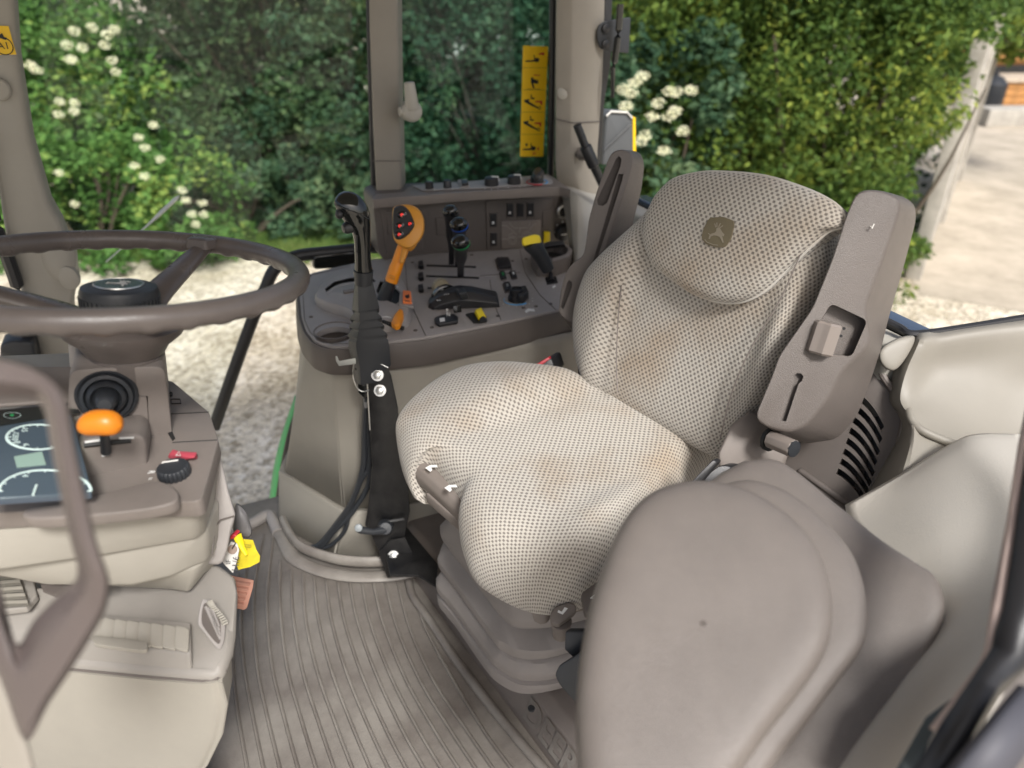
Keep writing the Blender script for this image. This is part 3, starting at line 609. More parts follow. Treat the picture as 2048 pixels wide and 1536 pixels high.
rb = MB(); rb.tube(cat([D(1812, 790, 1.14), D(1818, 825, 1.098), D(1828, 847, 1.085), D(1850, 864, 1.075), D(1900, 885, 1.07), D(1960, 905, 1.06)], 5), .006, 12, flat=1).build('panel_swage', fendm, cab)
MB().tube(cat([D(1770, 640, 1.15), D(1800, 655, 1.14), D(1832, 668, 1.128), D(1950, 652, 1.128), D(2060, 634, 1.128), D(2200, 615, 1.12)], 4), .006, 8).build('window_gasket', black, cab)
# ear shaped trim at the sill corner
ear = MB(); ec = [(1755, 705), (1765, 690), (1800, 672), (1830, 668), (1832, 678), (1822, 702), (1800, 735), (1785, 745), (1768, 738), (1757, 722)]
e3 = [D(x, y, 1.10) for x, y in ec]; ecn = sum(e3, V())/len(e3); nn = -ray(1790, 705).normalized()
ear.loft([[p-nn*.04 for p in e3], e3, [ecn+(p-ecn)*.9+nn*.004 for p in e3], [ecn+(p-ecn)*.6+nn*.007 for p in e3]]); ear.build('corner_cap', fendm, cab, sub=2)
# taupe side panel with curved louvres
vd = 1.17
vp = [(1600, 880), (1660, 700), (1745, 690), (1748, 712), (1756, 735), (1778, 770), (1795, 795), (1806, 805), (1812, 818), (1808, 850), (1785, 960), (1755, 1080), (1500, 1100), (1480, 980)]
V0 = D(1700, 880, vd); vn = (-ray(1700, 880).normalized()+UP*.15-BV*.35).normalized()
vpo = MB().prism([PL(x, y, V0, vn) for x, y in vp], -vn*.02).build('vent_panel', taupe_d, cab, bevel=.006)
ct = MB()
slots = [((1720, 796), (1765, 855)), ((1713, 817), (1762, 880)), ((1706, 838), (1757, 905)), ((1699, 859), (1752, 925)), ((1693, 880), (1747, 947)), ((1687, 901), (1741, 966)), ((1681, 921), (1737, 985)), ((1674, 941), (1733, 1003))]
for (x0, y0), (x1, y1) in slots:
    up_ = []; dn_ = []
    for k in range(7):
        s_ = k/6; x = x0+(x1-x0)*(s_**.9); y = y0+(y1-y0)*(s_*.62+.38*s_**2.2)
        up_.append(PL(x+3, y-4.5+2*s_, V0, vn)); dn_.append(PL(x-3, y+6.5, V0, vn))
    ct.prism([p+vn*.01 for p in up_+dn_[::-1]], -vn*.05)
cut(vpo, ct)
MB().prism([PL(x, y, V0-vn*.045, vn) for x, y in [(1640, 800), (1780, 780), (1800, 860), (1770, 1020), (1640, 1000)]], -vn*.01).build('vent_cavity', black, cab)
MB().prism([PL(x, y, V0-vn*.03, vn) for x, y in [(1742, 830), (1752, 835), (1718, 990), (1706, 985)]], -vn*.005).build('vent_rib', taupe_d, cab)
MB().tube(cat([PL(x, y, V0+vn*.002, vn) for x, y in [(1742, 690), (1746, 715), (1757, 738), (1780, 772), (1800, 797), (1811, 812), (1810, 835), (1796, 900), (1770, 1010), (1755, 1080)]], 5), .0055, 8).build('panel_edge', taupe, cab)
MB().prism([PL(x, y, V0+vn*.004, vn) for x, y in [(1590, 942), (1600, 935), (1745, 1035), (1740, 1050)]], -vn*.02).build('panel_ledge', taupe_d, cab, bevel=.004)
# beige trim and black frame of the open door side
d_ = .60
tri = [(1492, 1540)]
ins = MB(); ins.loft([[D(2062, 760, .70), D(2037, 880, .66), D(2011, 1051, .61), D(1985, 1187, .575), D(1968, 1300, .56), D(1955, 1330, .555), D(1861, 1452, .53), D(1858, 1456, .53)], [D(2078, 760, .69), D(2049, 900, .65), D(2024, 1051, .60), D(1994, 1220, .565), D(1978, 1312, .55), D(1966, 1340, .545), D(1884, 1452, .52), D(1880, 1460, .52)]], closed=False); ins.build('door_trim', sealw, cab, solid=.006)
blk = MB(); blk.loft([[D(2074, 760, .70), D(2046, 900, .66), D(2021, 1051, .61), D(1991, 1220, .575), D(1974, 1318, .56), D(1880, 1462, .53), D(1800, 1590, .50)], [D(2250, 760, .70), D(2200, 900, .66), D(2150, 1051, .61), D(2100, 1200, .575), D(2048, 1330, .56), D(2000, 1395, .53), D(1880, 1600, .50)]], closed=False); blk.build('door_jamb', black, cab, solid=.02)
low = MB(); low.loft([[D(1850, 1440, .60), D(1770, 1580, .58)], [D(2000, 1330, .60), D(1860, 1600, .57)]], closed=False); low.build('step_panel', mat('slate_step_panel', (.07, .085, .09), .45), cab, solid=.01)
low = MB(); low.loft([[D(2060, 1375, .49), D(1880, 1590, .47)], [D(2100, 1440, .49), D(1960, 1640, .47)]], closed=False); low.build('step_edge', mat('grey_step_plastic', (.07, .07, .085), .6), cab, solid=.01)
# green body strip seen past the floor corner
gsx = MB(); gc = cat([Q(x, y, 1.97) for x, y in [(590, 790), (566, 860), (548, 930), (538, 1000), (530, 1060)]], 6); gd = cat([Q(x, y, 1.95) for x, y in [(600, 800), (578, 870), (564, 930), (553, 1000), (545, 1060)]], 6)
gsx.loft([gc, gd], closed=False); gsx.build('fender_edge', greenp, cab, solid=.02)
MB().tube(cat([Q(x, y, 1.8) for x, y in [(596, 820), (580, 868), (565, 940), (556, 1000), (548, 1040)]], 5), .008, 8).build('door_seal', black, cab)
# thin pale strip of unclear nature, added outside the front glass
wb = thing('pale_blade', 'thin pale blade standing outside the glass above the steering wheel', 'wiper blade', Q(215, 520, 2.3))
a_, b2, c_ = Q(212, 524, 2.25), Q(290, 455, 2.25), Q(359, 391, 2.25)
pw = cat([a_, b2, b2.lerp(c_, .5), c_], 5); MB().tube(pw, [.004+.009*min(1, max(0, (i-4)/5)) for i in range(len(pw)-1)]+[.002], 8, flat=.4).build('blade', cream, wb)
# ================================================= DRIVER SEAT
seat = thing('driver_seat', 'cream basket weave fabric driver seat with raised armrests on rubber bellows', 'seat', P(1000, 1180, FL+.05))
zc = -.70
cp = [(1200, 775, -.70), (1165, 757, -.693), (1130, 745, -.688), (1060, 735, -.685), (1000, 732, -.688), (930, 742, -.695), (870, 765, -.70), (820, 803, -.705), (794, 843, -.72), (793, 880, -.745), (802, 925, -.765), (818, 960, -.775),
      (834, 950, -.768), (846, 932, -.755), (868, 932, -.748), (900, 962, -.75), (921, 988, -.755), (924, 1010, -.765), (917, 1045, -.775), (925, 1090, -.785), (945, 1130, -.79), (985, 1160, -.795), (1040, 1187, -.80), (1095, 1198, -.80), (1150, 1192, -.80), (1195, 1168, -.80),
      (1250, 1118, -.795), (1310, 1050, -.79), (1365, 988, -.785), (1410, 935, -.775), (1440, 905, -.755), (1450, 885, -.735), (1400, 850, -.72), (1300, 800, -.71)]
con = cat([P(*q) for q in cp], 4, True)
cen = P(1120, 900, zc)
def ctop(a, b):
    bol = .030*sst(abs(a), .105, .185)*(1-sst(b, -.02, .15))+.012*sst(abs(a), .12, .2)
    return bol-.005*math.exp(-((a/.12)**2+((b+.02)/.14)**2))-.014*sst(b, .17, .27)
mb, uv = pad(con, cen, ctop, None, 0, SL, SF, UP, und=.05, power=9, rings=30)
mb.build('seat_cushion', fabric, seat, uv=uv)
# backrest
q0 = P(1320, 835, zc); REC = radians(19); bn = (SF*cos(REC)+UP*sin(REC)).normalized(); bu = (UP*cos(REC)-SF*sin(REC)).normalized(); bl = SL
def BK(x, y, h=0): return PL(x, y, q0+bn*h, bn)
bo_ = [(1200, 790), (1172, 740), (1162, 680), (1164, 620), (1185, 550), (1215, 512), (1262, 462), (1300, 420), (1330, 375), (1400, 358), (1500, 365), (1600, 392), (1655, 440), (1660, 480), (1650, 540), (1632, 590), (1600, 665), (1568, 735), (1530, 800), (1485, 862), (1448, 905), (1425, 912), (1310, 850)]
bcon = cat([BK(x, y) for x, y in bo_], 4, True); bc = BK(1400, 640)
mb = MB()
def btop(a, b): return .028+.034*sst(abs(a), .125, .175)*(1-sst(b, .02, .16))-.012*math.exp(-((a/.13)**2+((b+.05)/.16)**2))
mb, uv = pad(bcon, bc, btop, None, 0, bl, bu, bn, und=.05, power=8, rings=26)
mb.build('backrest', fabric, seat, uv=uv)
ho = [(1289, 478), (1292, 440), (1303, 410), (1318, 385), (1348, 358), (1400, 345), (1450, 344), (1530, 352), (1610, 377), (1662, 402), (1687, 425), (1691, 445), (1683, 455), (1655, 465), (1610, 505), (1570, 545), (1530, 582), (1497, 600), (1465, 606), (1430, 602), (1385, 585), (1345, 558), (1305, 525)]
hcon = cat([BK(x, y, .035) for x, y in ho], 4, True); hc = BK(1465, 470, .035)
def htop(a, b): return .020-.35*max(0, b-.01)**2*4
mb, uv = pad(hcon, hc, htop, None, 0, bl, bu, bn, und=.04, power=9, rings=20)
head = mb.build('headrest_pad', fabric, seat, uv=uv)
MB().tube(hcon+[hcon[0]], .0022, 6).build('piping', fabric, head)
# piping seam line of the bolster (left of the backrest) and stitched seams
for ln, hh in (([(1243, 570), (1236, 640), (1233, 720), (1235, 785)], .045), ([(1600, 510), (1560, 600), (1500, 700), (1462, 790), (1440, 880)], .040)): MB().tube(cat([PL(x, y, q0+bn*hh, bn) for x, y in ln], 5), .0011, 6).build('seam', taupe, seat)
# embroidered emblem with the leaping stag
ef = frame(BK(1439, 465, .056), bl, bn); 
def zp(x, y, h=0): return PL(1160+x/3.657, 280+y/3.657, q0+bn*(.0562+h), bn)
po = rnd([zp(x, y) for x, y in [(955, 568), (1050, 562), (1122, 590), (1128, 622), (1105, 722), (1062, 782), (1000, 788), (925, 762), (893, 722), (900, 670), (930, 600)]], .003)
em = MB().prism([p-bn*.004 for p in po], bn*.0052).build('emblem', olive, head, label='olive embroidered leaping stag patch')
STAG = [[(1000, 648), (1012, 638), (1024, 642), (1030, 655), (1042, 676), (1056, 690), (1052, 705), (1040, 700), (1046, 722), (1052, 748), (1044, 752), (1034, 726), (1022, 708), (1000, 700), (978, 698), (958, 706), (950, 724), (942, 722), (948, 700), (962, 686), (985, 680), (998, 668)],
        [(940, 680), (960, 694), (956, 698), (938, 686)], [(992, 640), (984, 612), (989, 611), (998, 636)], [(1000, 636), (1000, 604), (1005, 604), (1006, 636)], [(1012, 636), (1026, 608), (1031, 610), (1018, 638)], [(1022, 640), (1046, 624), (1048, 628), (1026, 645)],
        [(912, 730), (930, 750), (975, 768), (1010, 772), (1010, 767), (975, 762), (932, 744), (916, 726)]]
sg = MB()
for pg in STAG: sg.prism([zp(x, y, .0011) for x, y in pg], bn*.0009)
sg.build('stag', thread, head)
# plastic back shell seen past the backrest edge
sh_ = MB().prism([BK(x, y, -.06) for x, y in [(1668, 500), (1672, 560), (1600, 740), (1540, 830), (1480, 900), (1420, 900), (1300, 840), (1200, 760), (1230, 560), (1330, 420), (1500, 400), (1640, 440)]], -bn*.03); sh_.build('back_shell', soft, seat, bevel=.01)

def arm2(front, back, df, db, m, name='armrest', bev=.008, **k):
    return MB().loft([rnd([D(x, y, df(y)) for x, y in front], .012, 3), rnd([D(x, y, db(y)) for x, y in back], .012, 3)]).build(name, m, seat, bevel=bev, **k)
lin = lambda y0, v0, y1, v1: (lambda y: v0+(v1-v0)*(y-y0)/(y1-y0))
# near armrest
fA = [(1712, 384), (1745, 378), (1782, 388), (1802, 402), (1797, 432), (1766, 520), (1730, 615), (1742, 690), (1684, 742), (1655, 800), (1612, 852), (1580, 866), (1528, 853), (1508, 834), (1545, 745), (1556, 712), (1624, 615), (1664, 515), (1692, 428)]
bA = [(1736, 380), (1765, 381), (1815, 396), (1832, 412), (1834, 440), (1806, 545), (1778, 640), (1763, 700), (1742, 765), (1715, 835), (1675, 880), (1610, 889), (1560, 872), (1545, 850), (1580, 760), (1600, 720), (1664, 625), (1704, 525), (1720, 430)]
arm = arm2(fA, bA, lin(380, .985, 870, 1.05), lin(380, 1.05, 870, 1.12), taupe_g, bev=.0045, label='near raised armrest with adjusting wheel in a square recess')
af = lin(380, .985, 870, 1.05)
ct = MB(); rc = [(1662, 604), (1738, 640), (1705, 716), (1612, 704), (1640, 640)]
rp_ = [D(x, y, af(y)-.03) for x, y in rc]; dirc = ray(1680, 660).normalized(); ct.loft([rnd([D(x, y, af(y)-.03) for x, y in rc], .008, 4), rnd([D(x*.93+1672*.07, y*.93+662*.07, af(y)+.022) for x, y in rc], .008, 4)])
cut(arm, ct)
ct = MB(); sl_ = [(1588, 752), (1594, 746), (1602, 747), (1607, 753), (1604, 762), (1597, 768), (1572, 843), (1561, 841), (1586, 766)]
ct.loft([[D(x, y, af(y)-.02) for x, y in sl_], [D(x, y, af(y)+.010) for x, y in sl_]]); cut(arm, ct)
kn = MB(); k0_, k1_ = D(1657, 646, 1.016), D(1637, 706, 1.026); ka = (k1_-k0_).normalized(); kx = ka.cross(dirc).normalized(); ky = ka.cross(kx)
kn.loft([[p+(kx*cos(a)+ky*sin(a))*.0205*(1-.13*abs(cos(a*3.5)))*s for i, a in enumerate([j*pi/28 for j in range(56)])] for p, s in ((k0_-ka*.001, .85), (k0_+ka*.002, 1), (k1_-ka*.002, 1), (k1_+ka*.001, .85))])
kn.build('adjuster_wheel', knobt, arm)
for x, y in ((1688, 657), (1682, 672)): MB().lathe(D(x, y, 1.030), -dirc, [(-.004, .0022), (.001, .0022)], 10).build('screw_hole', ink, arm)
MB().tube([D(1741, 452, .988), D(1744, 457, .988), D(1748, 448, .988)], .0009, 6).build('scratch', cream, arm)
# hinge bracket and cylinder knob below the near armrest
MB().prism([D(x, y, 1.12) for x, y in [(1436, 905), (1462, 850), (1500, 822), (1545, 850), (1572, 872), (1575, 912), (1560, 960), (1480, 965), (1436, 935)]], dirc*.03).build('hinge_bracket', taupe, seat, bevel=.006)
kc0, kc1 = D(1540, 878, 1.075), D(1588, 898, 1.04); kb_ = MB().tube([kc0, kc1], .0135, 8).build('tilt_knob', knobt, seat, bevel=.002)
MB().lathe(kc1, (kc1-kc0), [(-.002, .0125), (.0012, .012), (.0015, 0)], 16).build('knob_end', soft, kb_)
MB().lathe(D(1541, 879, 1.09), (kc1-kc0), [(-.004, .018), (.002, .018)], 16).build('knob_socket', ink, kb_)
# far armrest
fB = [(1216, 316), (1226, 302), (1244, 298), (1260, 303), (1266, 322), (1252, 372), (1232, 432), (1212, 495), (1192, 560), (1172, 615), (1156, 652), (1132, 640), (1116, 628), (1120, 585), (1130, 545), (1145, 524), (1166, 512), (1172, 478), (1176, 440), (1190, 390)]
bB = [(1240, 304), (1252, 300), (1272, 302), (1284, 308), (1290, 330), (1284, 380), (1266, 450), (1248, 525), (1228, 600), (1206, 660), (1188, 690), (1160, 690), (1140, 650), (1145, 600), (1155, 560), (1170, 540), (1190, 530), (1197, 490), (1205, 440), (1216, 390)]
arf = arm2(fB, bB, lin(300, 1.40, 650, 1.46), lin(300, 1.45, 650, 1.52), taupe_g, bev=.0035, label='far raised armrest with two long slots in its face')
bf = lin(300, 1.40, 650, 1.46)
for sl_ in ([(1232, 318), (1238, 312), (1243, 318), (1241, 332), (1214, 406), (1206, 412), (1196, 410), (1194, 400)], [(1237, 348), (1247, 348), (1244, 362), (1222, 432), (1200, 500), (1188, 538), (1186, 522), (1204, 462)], [(1134, 566), (1138, 560), (1144, 564), (1144, 574), (1127, 618), (1121, 614)]):
    ct = MB(); ct.loft([[D(x, y, bf(y)-.02) for x, y in sl_], [D(x, y, bf(y)+.014) for x, y in sl_]]); cut(arf, ct)
    MB().prism([D(x, y, bf(y)+.0115) for x, y in sl_], ray(1200, 400)*.004).build('slot_shade', mat('shade_brown', (.045, .035, .03), .6), arf)  # dark sheet laid in each slot paints the shade of the recess
# lever panel hooks, adjusting bar under the cushion front, handle
bar = MB(); b0, b1 = P(846, 938, -.765), P(1000, 1075, -.80); bdir = (b1-b0).normalized()
bar.loft([[p+q_ for q_ in (V((0, 0, .018)), SF*.014+V((0, 0, .014)), SF*.02, SF*.016-V((0, 0, .022)), -SF*.02-V((0, 0, .022)), -SF*.02+V((0, 0, .018)))] for p in (b0, b1)])
bar.build('adjusting_bar', taupe, seat, bevel=.004)
bar = MB(); bar.loft([[p+q_ for q_ in (V((0, 0, -.024)), SF*.012-V((0, 0, .024)), SF*.012-V((0, 0, .045)), -SF*.02-V((0, 0, .045)))] for p in (P(862, 958, -.765), P(1010, 1085, -.80))]); bar.build('lower_rail', taupe, seat, bevel=.003)
MB().tube([P(850, 962, -.80), P(833, 972, -.80)], [.007, .0095], 12).build('lever_tip', taupe, seat)
for (x, y) in ((869, 942), (908, 982)):
    f_ = frame(P(x, y, -.748)+UP*.0042+SF*.004, bdir, UP*.9+SF*.35); m_ = MB(); m_.prism(flat(f_, [(-.010, -.006), (.004, -.006), (.004, -.001), (-.002, .001), (.008, .008), (.002, .010), (-.008, .002)], .0035), f_[3]*.001); m_.build('white_mark', white, seat)
# suspension bellows: stacked lips of soft rubber
def bel(z, pts, m_z): pass
lips = [(-.865, [(872, 1040), (1000, 1180), (1090, 1245), (1110, 1250)]),]
L1 = [(877, 1045), (1003, 1190), (1045, 1235), (1110, 1243), (1180, 1240)]
rings_ = []
bx = (P(880, 1190, FL+.14)-P(1000, 1350, FL+.14)).normalized()
def ringp(pts, z):  # front-right corner curve, then closed far behind under the seat
    fr_ = [P(x, y, z) for x, y in pts]; back = [fr_[-1]+BV*.12+RV*.0, fr_[0]+BV*.42+RV*.0, fr_[0]+BV*.02+RV*.03]
    return fr_, back
lv = [  # (z, front edge curve): top fold to bottom fold as seen
 (-.955, [(880, 1055), (885, 1075), (925, 1125), (985, 1205), (1000, 1222), (1030, 1245), (1080, 1248), (1140, 1240), (1240, 1215)]),
 (-1.005, [(876, 1115), (878, 1130), (915, 1178), (985, 1275), (1005, 1292), (1040, 1308), (1090, 1310), (1140, 1298), (1260, 1262)]),
 (-1.055, [(872, 1160), (875, 1180), (905, 1215), (975, 1310), (1000, 1332), (1040, 1352), (1090, 1354), (1140, 1344), (1270, 1305)]),
 (-1.095, [(874, 1192), (878, 1208), (905, 1240), (968, 1330), (992, 1355), (1030, 1376), (1075, 1380), (1140, 1366), (1280, 1325)])]
bm_ = MB(); secs = []
def closed_ring(z, pts, inset=0):
    fr_ = cat([P(x, y, z) for x, y in pts], 4); a, b_ = fr_[0], fr_[-1]; full = fr_+[b_+BV*.12+RV*.08, a+BV*.34-RV*.1, a+BV*.2+RV*.02, a+BV*.04+RV*.03]
    c = sum(full, V())/len(full); return [c+(p-c)*(1-inset)+UP*0 for p in full]
for i, (z, pts) in enumerate(lv):
    ins0 = .05
    if i == 0: secs.append([p+UP*.07 for p in closed_ring(z, pts, .22)]); secs.append([p+UP*.035 for p in closed_ring(z, pts, .13)])
    else: secs.append([p-UP*.024 for p in closed_ring(*lv[i-1], .12)]); secs.append([p-UP*.027 for p in closed_ring(*lv[i-1], .05)])
    secs.append([p+UP*.009 for p in closed_ring(z, pts, .014)]); secs.append([p+UP*.006 for p in closed_ring(z, pts, .003)]); secs.append([p+UP*.003 for p in closed_ring(z, pts, 0)]); secs.append([p-UP*.005 for p in closed_ring(z, pts, .0)]); secs.append([p-UP*.009 for p in closed_ring(z, pts, .008)]); secs.append([p-UP*.009 for p in closed_ring(z, pts, .12)])
secs.append([p-UP*.022 for p in closed_ring(*lv[-1], .10)])
bm_.loft(secs); be = bm_.build('suspension_bellows', bell, seat)
sf_ = frame(P(1092, 1270, -.985), V((1, .2, 0)), UP*.75-RV*.4-V((0, .3, 0)))
# round emblem of the seat maker and raised word
lf = frame(P(1093, 1268, -.987), V((1, .15, 0)), UP+V((0, -.35, 0)))
mk = MB(); mk.tube([lf[0]+lf[1]*.011*cos(a)+lf[2]*.011*sin(a)+lf[3]*.001 for a in [i*pi/12 for i in range(24)]], .0007, 5, True)
for k in range(-2, 3): mk.tube([lf[0]+lf[1]*(-.008+.004*k*.4)+lf[2]*(.004*k)+lf[3]*.001, lf[0]+lf[1]*.0+lf[2]*(.004*k-.003)+lf[3]*.001, lf[0]+lf[1]*.008+lf[2]*(.004*k+.001)+lf[3]*.001], .0006, 5)
mk.build('moulded_mark', bell, seat)
text('GRAMMER', frame(P(1160, 1248, -.982), V((1, .32, 0)), UP+V((.1, -.5, 0))), .022, bell, seat, 'moulded_word', h=.001, bold=True)
# black pad base, plates and knob under the cushion's near corner
MB().prism([P(x, y, -.845) for x, y in [(1050, 1180), (1240, 1110), (1420, 930), (1300, 850), (1000, 900), (900, 1000)]], UP*.05).build('seat_pan', ink, seat, bevel=.01)
MB().prism([D(x, y, 1.10) for x, y in [(1050, 1186), (1092, 1212), (1094, 1250), (1080, 1252), (1066, 1245)]], V((.02, .03, 0))).build('frame_plate', taupe, seat, bevel=.004)
MB().prism([D(x, y, 1.14) for x, y in [(1098, 1205), (1170, 1175), (1170, 1222), (1140, 1230), (1098, 1235)]], V((.01, .03, 0))).build('side_plate', taupe, seat, bevel=.003)
lk = frame(D(1127, 1226, 1.06), V((1, .3, .1)), UP+V((0, -.5, 0)))
kk = MB(); kk.prism([lk[0]+lk[1]*x+lk[2]*y for x, y in [(-.022, -.008), (-.018, .006), (-.006, .013), (.012, .013), (.021, .007), (.019, -.003), (.002, -.010), (-.012, -.014)]], -lk[3]*.016)
wk = kk.build('weight_knob', taupe, seat, bevel=.003)
MB().prism(flat(lk, [(-.002, -.002), (.008, .004), (.004, .007), (-.002, .002), (-.006, .006), (-.008, .003)], .001), lk[3]*.0008).build('white_mark', white, wk)
MB().lathe(D(1122, 1252, 1.085), UP, [(-.02, .012), (0, .014), (.01, .016), (.012, .012)], 16).build('knob_stem', taupe, seat)
sb_ = frame(D(1208, 1200, 1.03), V((1, .35, 0)), UP+V((0, -.4, 0)))
MB().prism(flat(sb_, [(-.032, -.01), (-.026, .02), (.05, .045), (.08, .01), (.03, -.04)]), -sb_[3]*.02).build('lever_cover', taupe_d, seat, bevel=.004)
text('V', (sb_[0], sb_[2]*-1, sb_[1], sb_[3]), .011, white, seat, 'arrow_mark', h=.001, ox=-.008, oy=-.014, bold=True)
MB().prism(flat(sb_, [(-.002, -.012), (.006, -.006), (.002, -.001), (-.004, -.006)], .001), sb_[3]*.0006).build('white_mark', white, seat)
# black buckle foot in front of the bellows, belt buckles at the cushion rear
bk = MB(); bk.prism([D(x, y, 1.02) for x, y in [(1130, 1262), (1165, 1262), (1172, 1290), (1160, 1318), (1150, 1320), (1128, 1300)]], V((.008, .01, -.004))); bk.prism(rnd([D(x, y, 1.0) for x, y in [(1118, 1330), (1140, 1318), (1180, 1290), (1190, 1300), (1180, 1345), (1160, 1400), (1148, 1405), (1118, 1370), (1108, 1350)]], .006), V((.02, .03, -.02)))
bk.build('belt_anchor', soft, seat, bevel=.004)
bb_ = MB(); bb_.prism(rnd([D(x, y, 1.06) for x, y in [(1378, 968), (1426, 918), (1436, 925), (1390, 978)]], .004), V((.01, .012, -.005))); bb_.prism(rnd([D(x, y, 1.07) for x, y in [(1412, 950), (1440, 930), (1462, 932), (1470, 948), (1450, 985), (1400, 980)]], .006), V((.02, .02, -.01)))
bb_.build('belt_buckle', black, seat, bevel=.003)
b3 = MB(); b3.prism([D(x, y, 1.47) for x, y in [(1062, 738), (1098, 716), (1104, 720), (1112, 745), (1080, 760)]], V((.02, .03, 0))); far_b = b3.build('belt_buckle', black, seat, bevel=.003, label='far seat belt buckle with red release button')
MB().prism([D(x, y, 1.465) for x, y in [(1062, 735), (1097, 714), (1099, 719), (1072, 738)]], V((.004, .006, 0))).build('release_button', redm, far_b, bevel=.001)
# side cover between cushion and far armrest
MB().prism([D(x, y, 1.45) for x, y in [(1150, 690), (1162, 700), (1172, 745), (1190, 765), (1180, 775), (1155, 755)]], V((.02, .03, 0))).build('side_cover', taupe_d, seat, bevel=.004)

# ================================================= FOLDED PASSENGER SEAT (near right)
ps = thing('passenger_seat', 'folded taupe vinyl passenger seat with big rounded pad in front', 'passenger seat', P(1450, 1300, FL))
zp_ = -.58
c1 = [(1400, 970), (1340, 978), (1285, 1004), (1240, 1058), (1205, 1136), (1175, 1232), (1157, 1340), (1151, 1450), (1160, 1560), (1188, 1650), (1260, 1710), (1350, 1690), (1420, 1620), (1480, 1545), (1535, 1468), (1592, 1396), (1632, 1340), (1655, 1290), (1662, 1230), (1655, 1175), (1636, 1118), (1602, 1066), (1550, 1022), (1480, 984)]
n0 = (UP+V((-.05, -.35, 0))).normalized(); pc = D(1410, 1250, .66)
cc1 = cat([PL(x, y, pc, n0) for x, y in c1], 4, True); lx = (V((1, 0, 0))-n0*n0.x).normalized(); ly = n0.cross(lx)
mb, uv = pad(cc1, pc, lambda a, b: .026, None, 0, lx, ly, n0, und=.03, power=13, rings=24); top_ = mb.build('pad', padm, ps, uv=uv)
c2_ = [(1480, 966), (1400, 1000), (1300, 1150), (1220, 1400), (1250, 1640), (1340, 1710), (1430, 1690), (1500, 1600), (1545, 1535), (1610, 1452), (1675, 1365), (1722, 1300), (1731, 1250), (1726, 1180), (1700, 1110), (1650, 1050), (1590, 1000), (1540, 975)]
pc2 = pc-n0*.045; cc2 = cat([PL(x, y, pc2, n0) for x, y in c2_], 4, True)
mb, uv = pad(cc2, PL(1450, 1280, pc2, n0), lambda a, b: .02, None, 0, lx, ly, n0, und=.03, power=16); mb.build('pad_shell', padm, ps, uv=uv)
c3 = [(1470, 935), (1500, 926), (1545, 925), (1590, 950), (1650, 1000), (1700, 1040), (1760, 1090), (1830, 1140), (1862, 1165), (1880, 1205), (1880, 1250), (1846, 1340), (1806, 1427), (1746, 1536), (1695, 1630), (1560, 1720), (1300, 1700), (1250, 1500), (1300, 1200), (1400, 990)]
pc3 = pc-n0*.11; cc3 = cat([PL(x, y, pc3, n0) for x, y in c3], 4, True)
mb, uv = pad(cc3, PL(1580, 1300, pc3, n0), lambda a, b: .022+.015*sst(a, .1, .2), None, 0, lx, ly, n0, und=.06, power=18, rings=24); mb.build('seat_base', padm, ps, uv=uv)
MB().lathe(PL(1407, 1247, pc+n0*.0261, n0), n0, [(0, .003), (.0006, .0028), (.0007, .0012), (0, .001)], 16).build('pinhole_mark', taupe_d, ps)
MB().box(P(1500, 1400, -.95), V((.12, 0, 0)), V((0, .1, 0)), UP*.24).build('seat_frame', taupe_d, ps, bevel=.02)
# cream upholstered wheel box rest
br = [[D(1690, 1010, 1.02), D(1800, 948, 1.03), D(1900, 888, 1.03), D(1950, 868, 1.03), D(2040, 868, 1.02)],
      [D(1700, 1050, .98), D(1800, 985, .98), D(1900, 920, .975), D(1960, 890, .97), D(2050, 880, .96)],
      [D(1760, 1130, .88), D(1860, 1060, .87), D(1960, 1010, .86), D(2020, 990, .84), D(2080, 985, .82)],
      [D(1830, 1260, .78), D(1900, 1200, .77), D(1970, 1150, .76), D(2030, 1130, .74), D(2080, 1130, .72)],
      [D(1800, 1360, .71), D(1880, 1310, .70), D(1950, 1265, .69), D(2000, 1245, .67), D(2030, 1250, .65)],
      [D(1650, 1560, .66), D(1760, 1520, .63), D(1850, 1440, .61), D(1900, 1400, .60), D(1960, 1350, .59)],
      [D(1600, 1760, .60), D(1700, 1700, .59), D(1790, 1600, .58), D(1830, 1550, .57), D(1850, 1520, .56)]]
wr = MB().loft(sheet(br), closed=False).build('wheel_arch_cushion', vinyl, cab, solid=.02, label='cream ribbed vinyl cushion over the wheel arch')
# ================================================= SIDE CONSOLE
con_ = thing('side_console', 'taupe side console with levers, switches and cup holder beside the driver seat', 'control console', P(900, 800, FL))
def T(x, y, h=0): return P(x, y, CT+h)
plate = [(612, 549), (640, 541), (745, 518), (880, 505), (1000, 500), (1120, 488), (1175, 495), (1185, 560), (1160, 610), (1113, 620), (1000, 645), (852, 674), (779, 683), (700, 693), (662, 693), (630, 682), (612, 660), (603, 632), (599, 590), (602, 560)]
pw_ = rnd([T(x, y) for x, y in plate], .012, 3)
top = MB().prism(pw_, -UP*.012).build('top_plate', grey, con_, bevel=.003)
cpc = sum(pw_, V())/len(pw_)
def grow(ps_, g_): return [p+(V((p.x-cpc.x, p.y-cpc.y, 0)).normalized())*g_ for p in ps_]
MB().loft([[p-UP*.006 for p in grow(pw_, .0)], [p-UP*.004 for p in grow(pw_, .006)], [p-UP*.010 for p in grow(pw_, .010)], [p-UP*.052 for p in grow(pw_, .016)], [p-UP*.060 for p in grow(pw_, .012)]], cap=True).build('rim', taupe_d, con_, bevel=0)
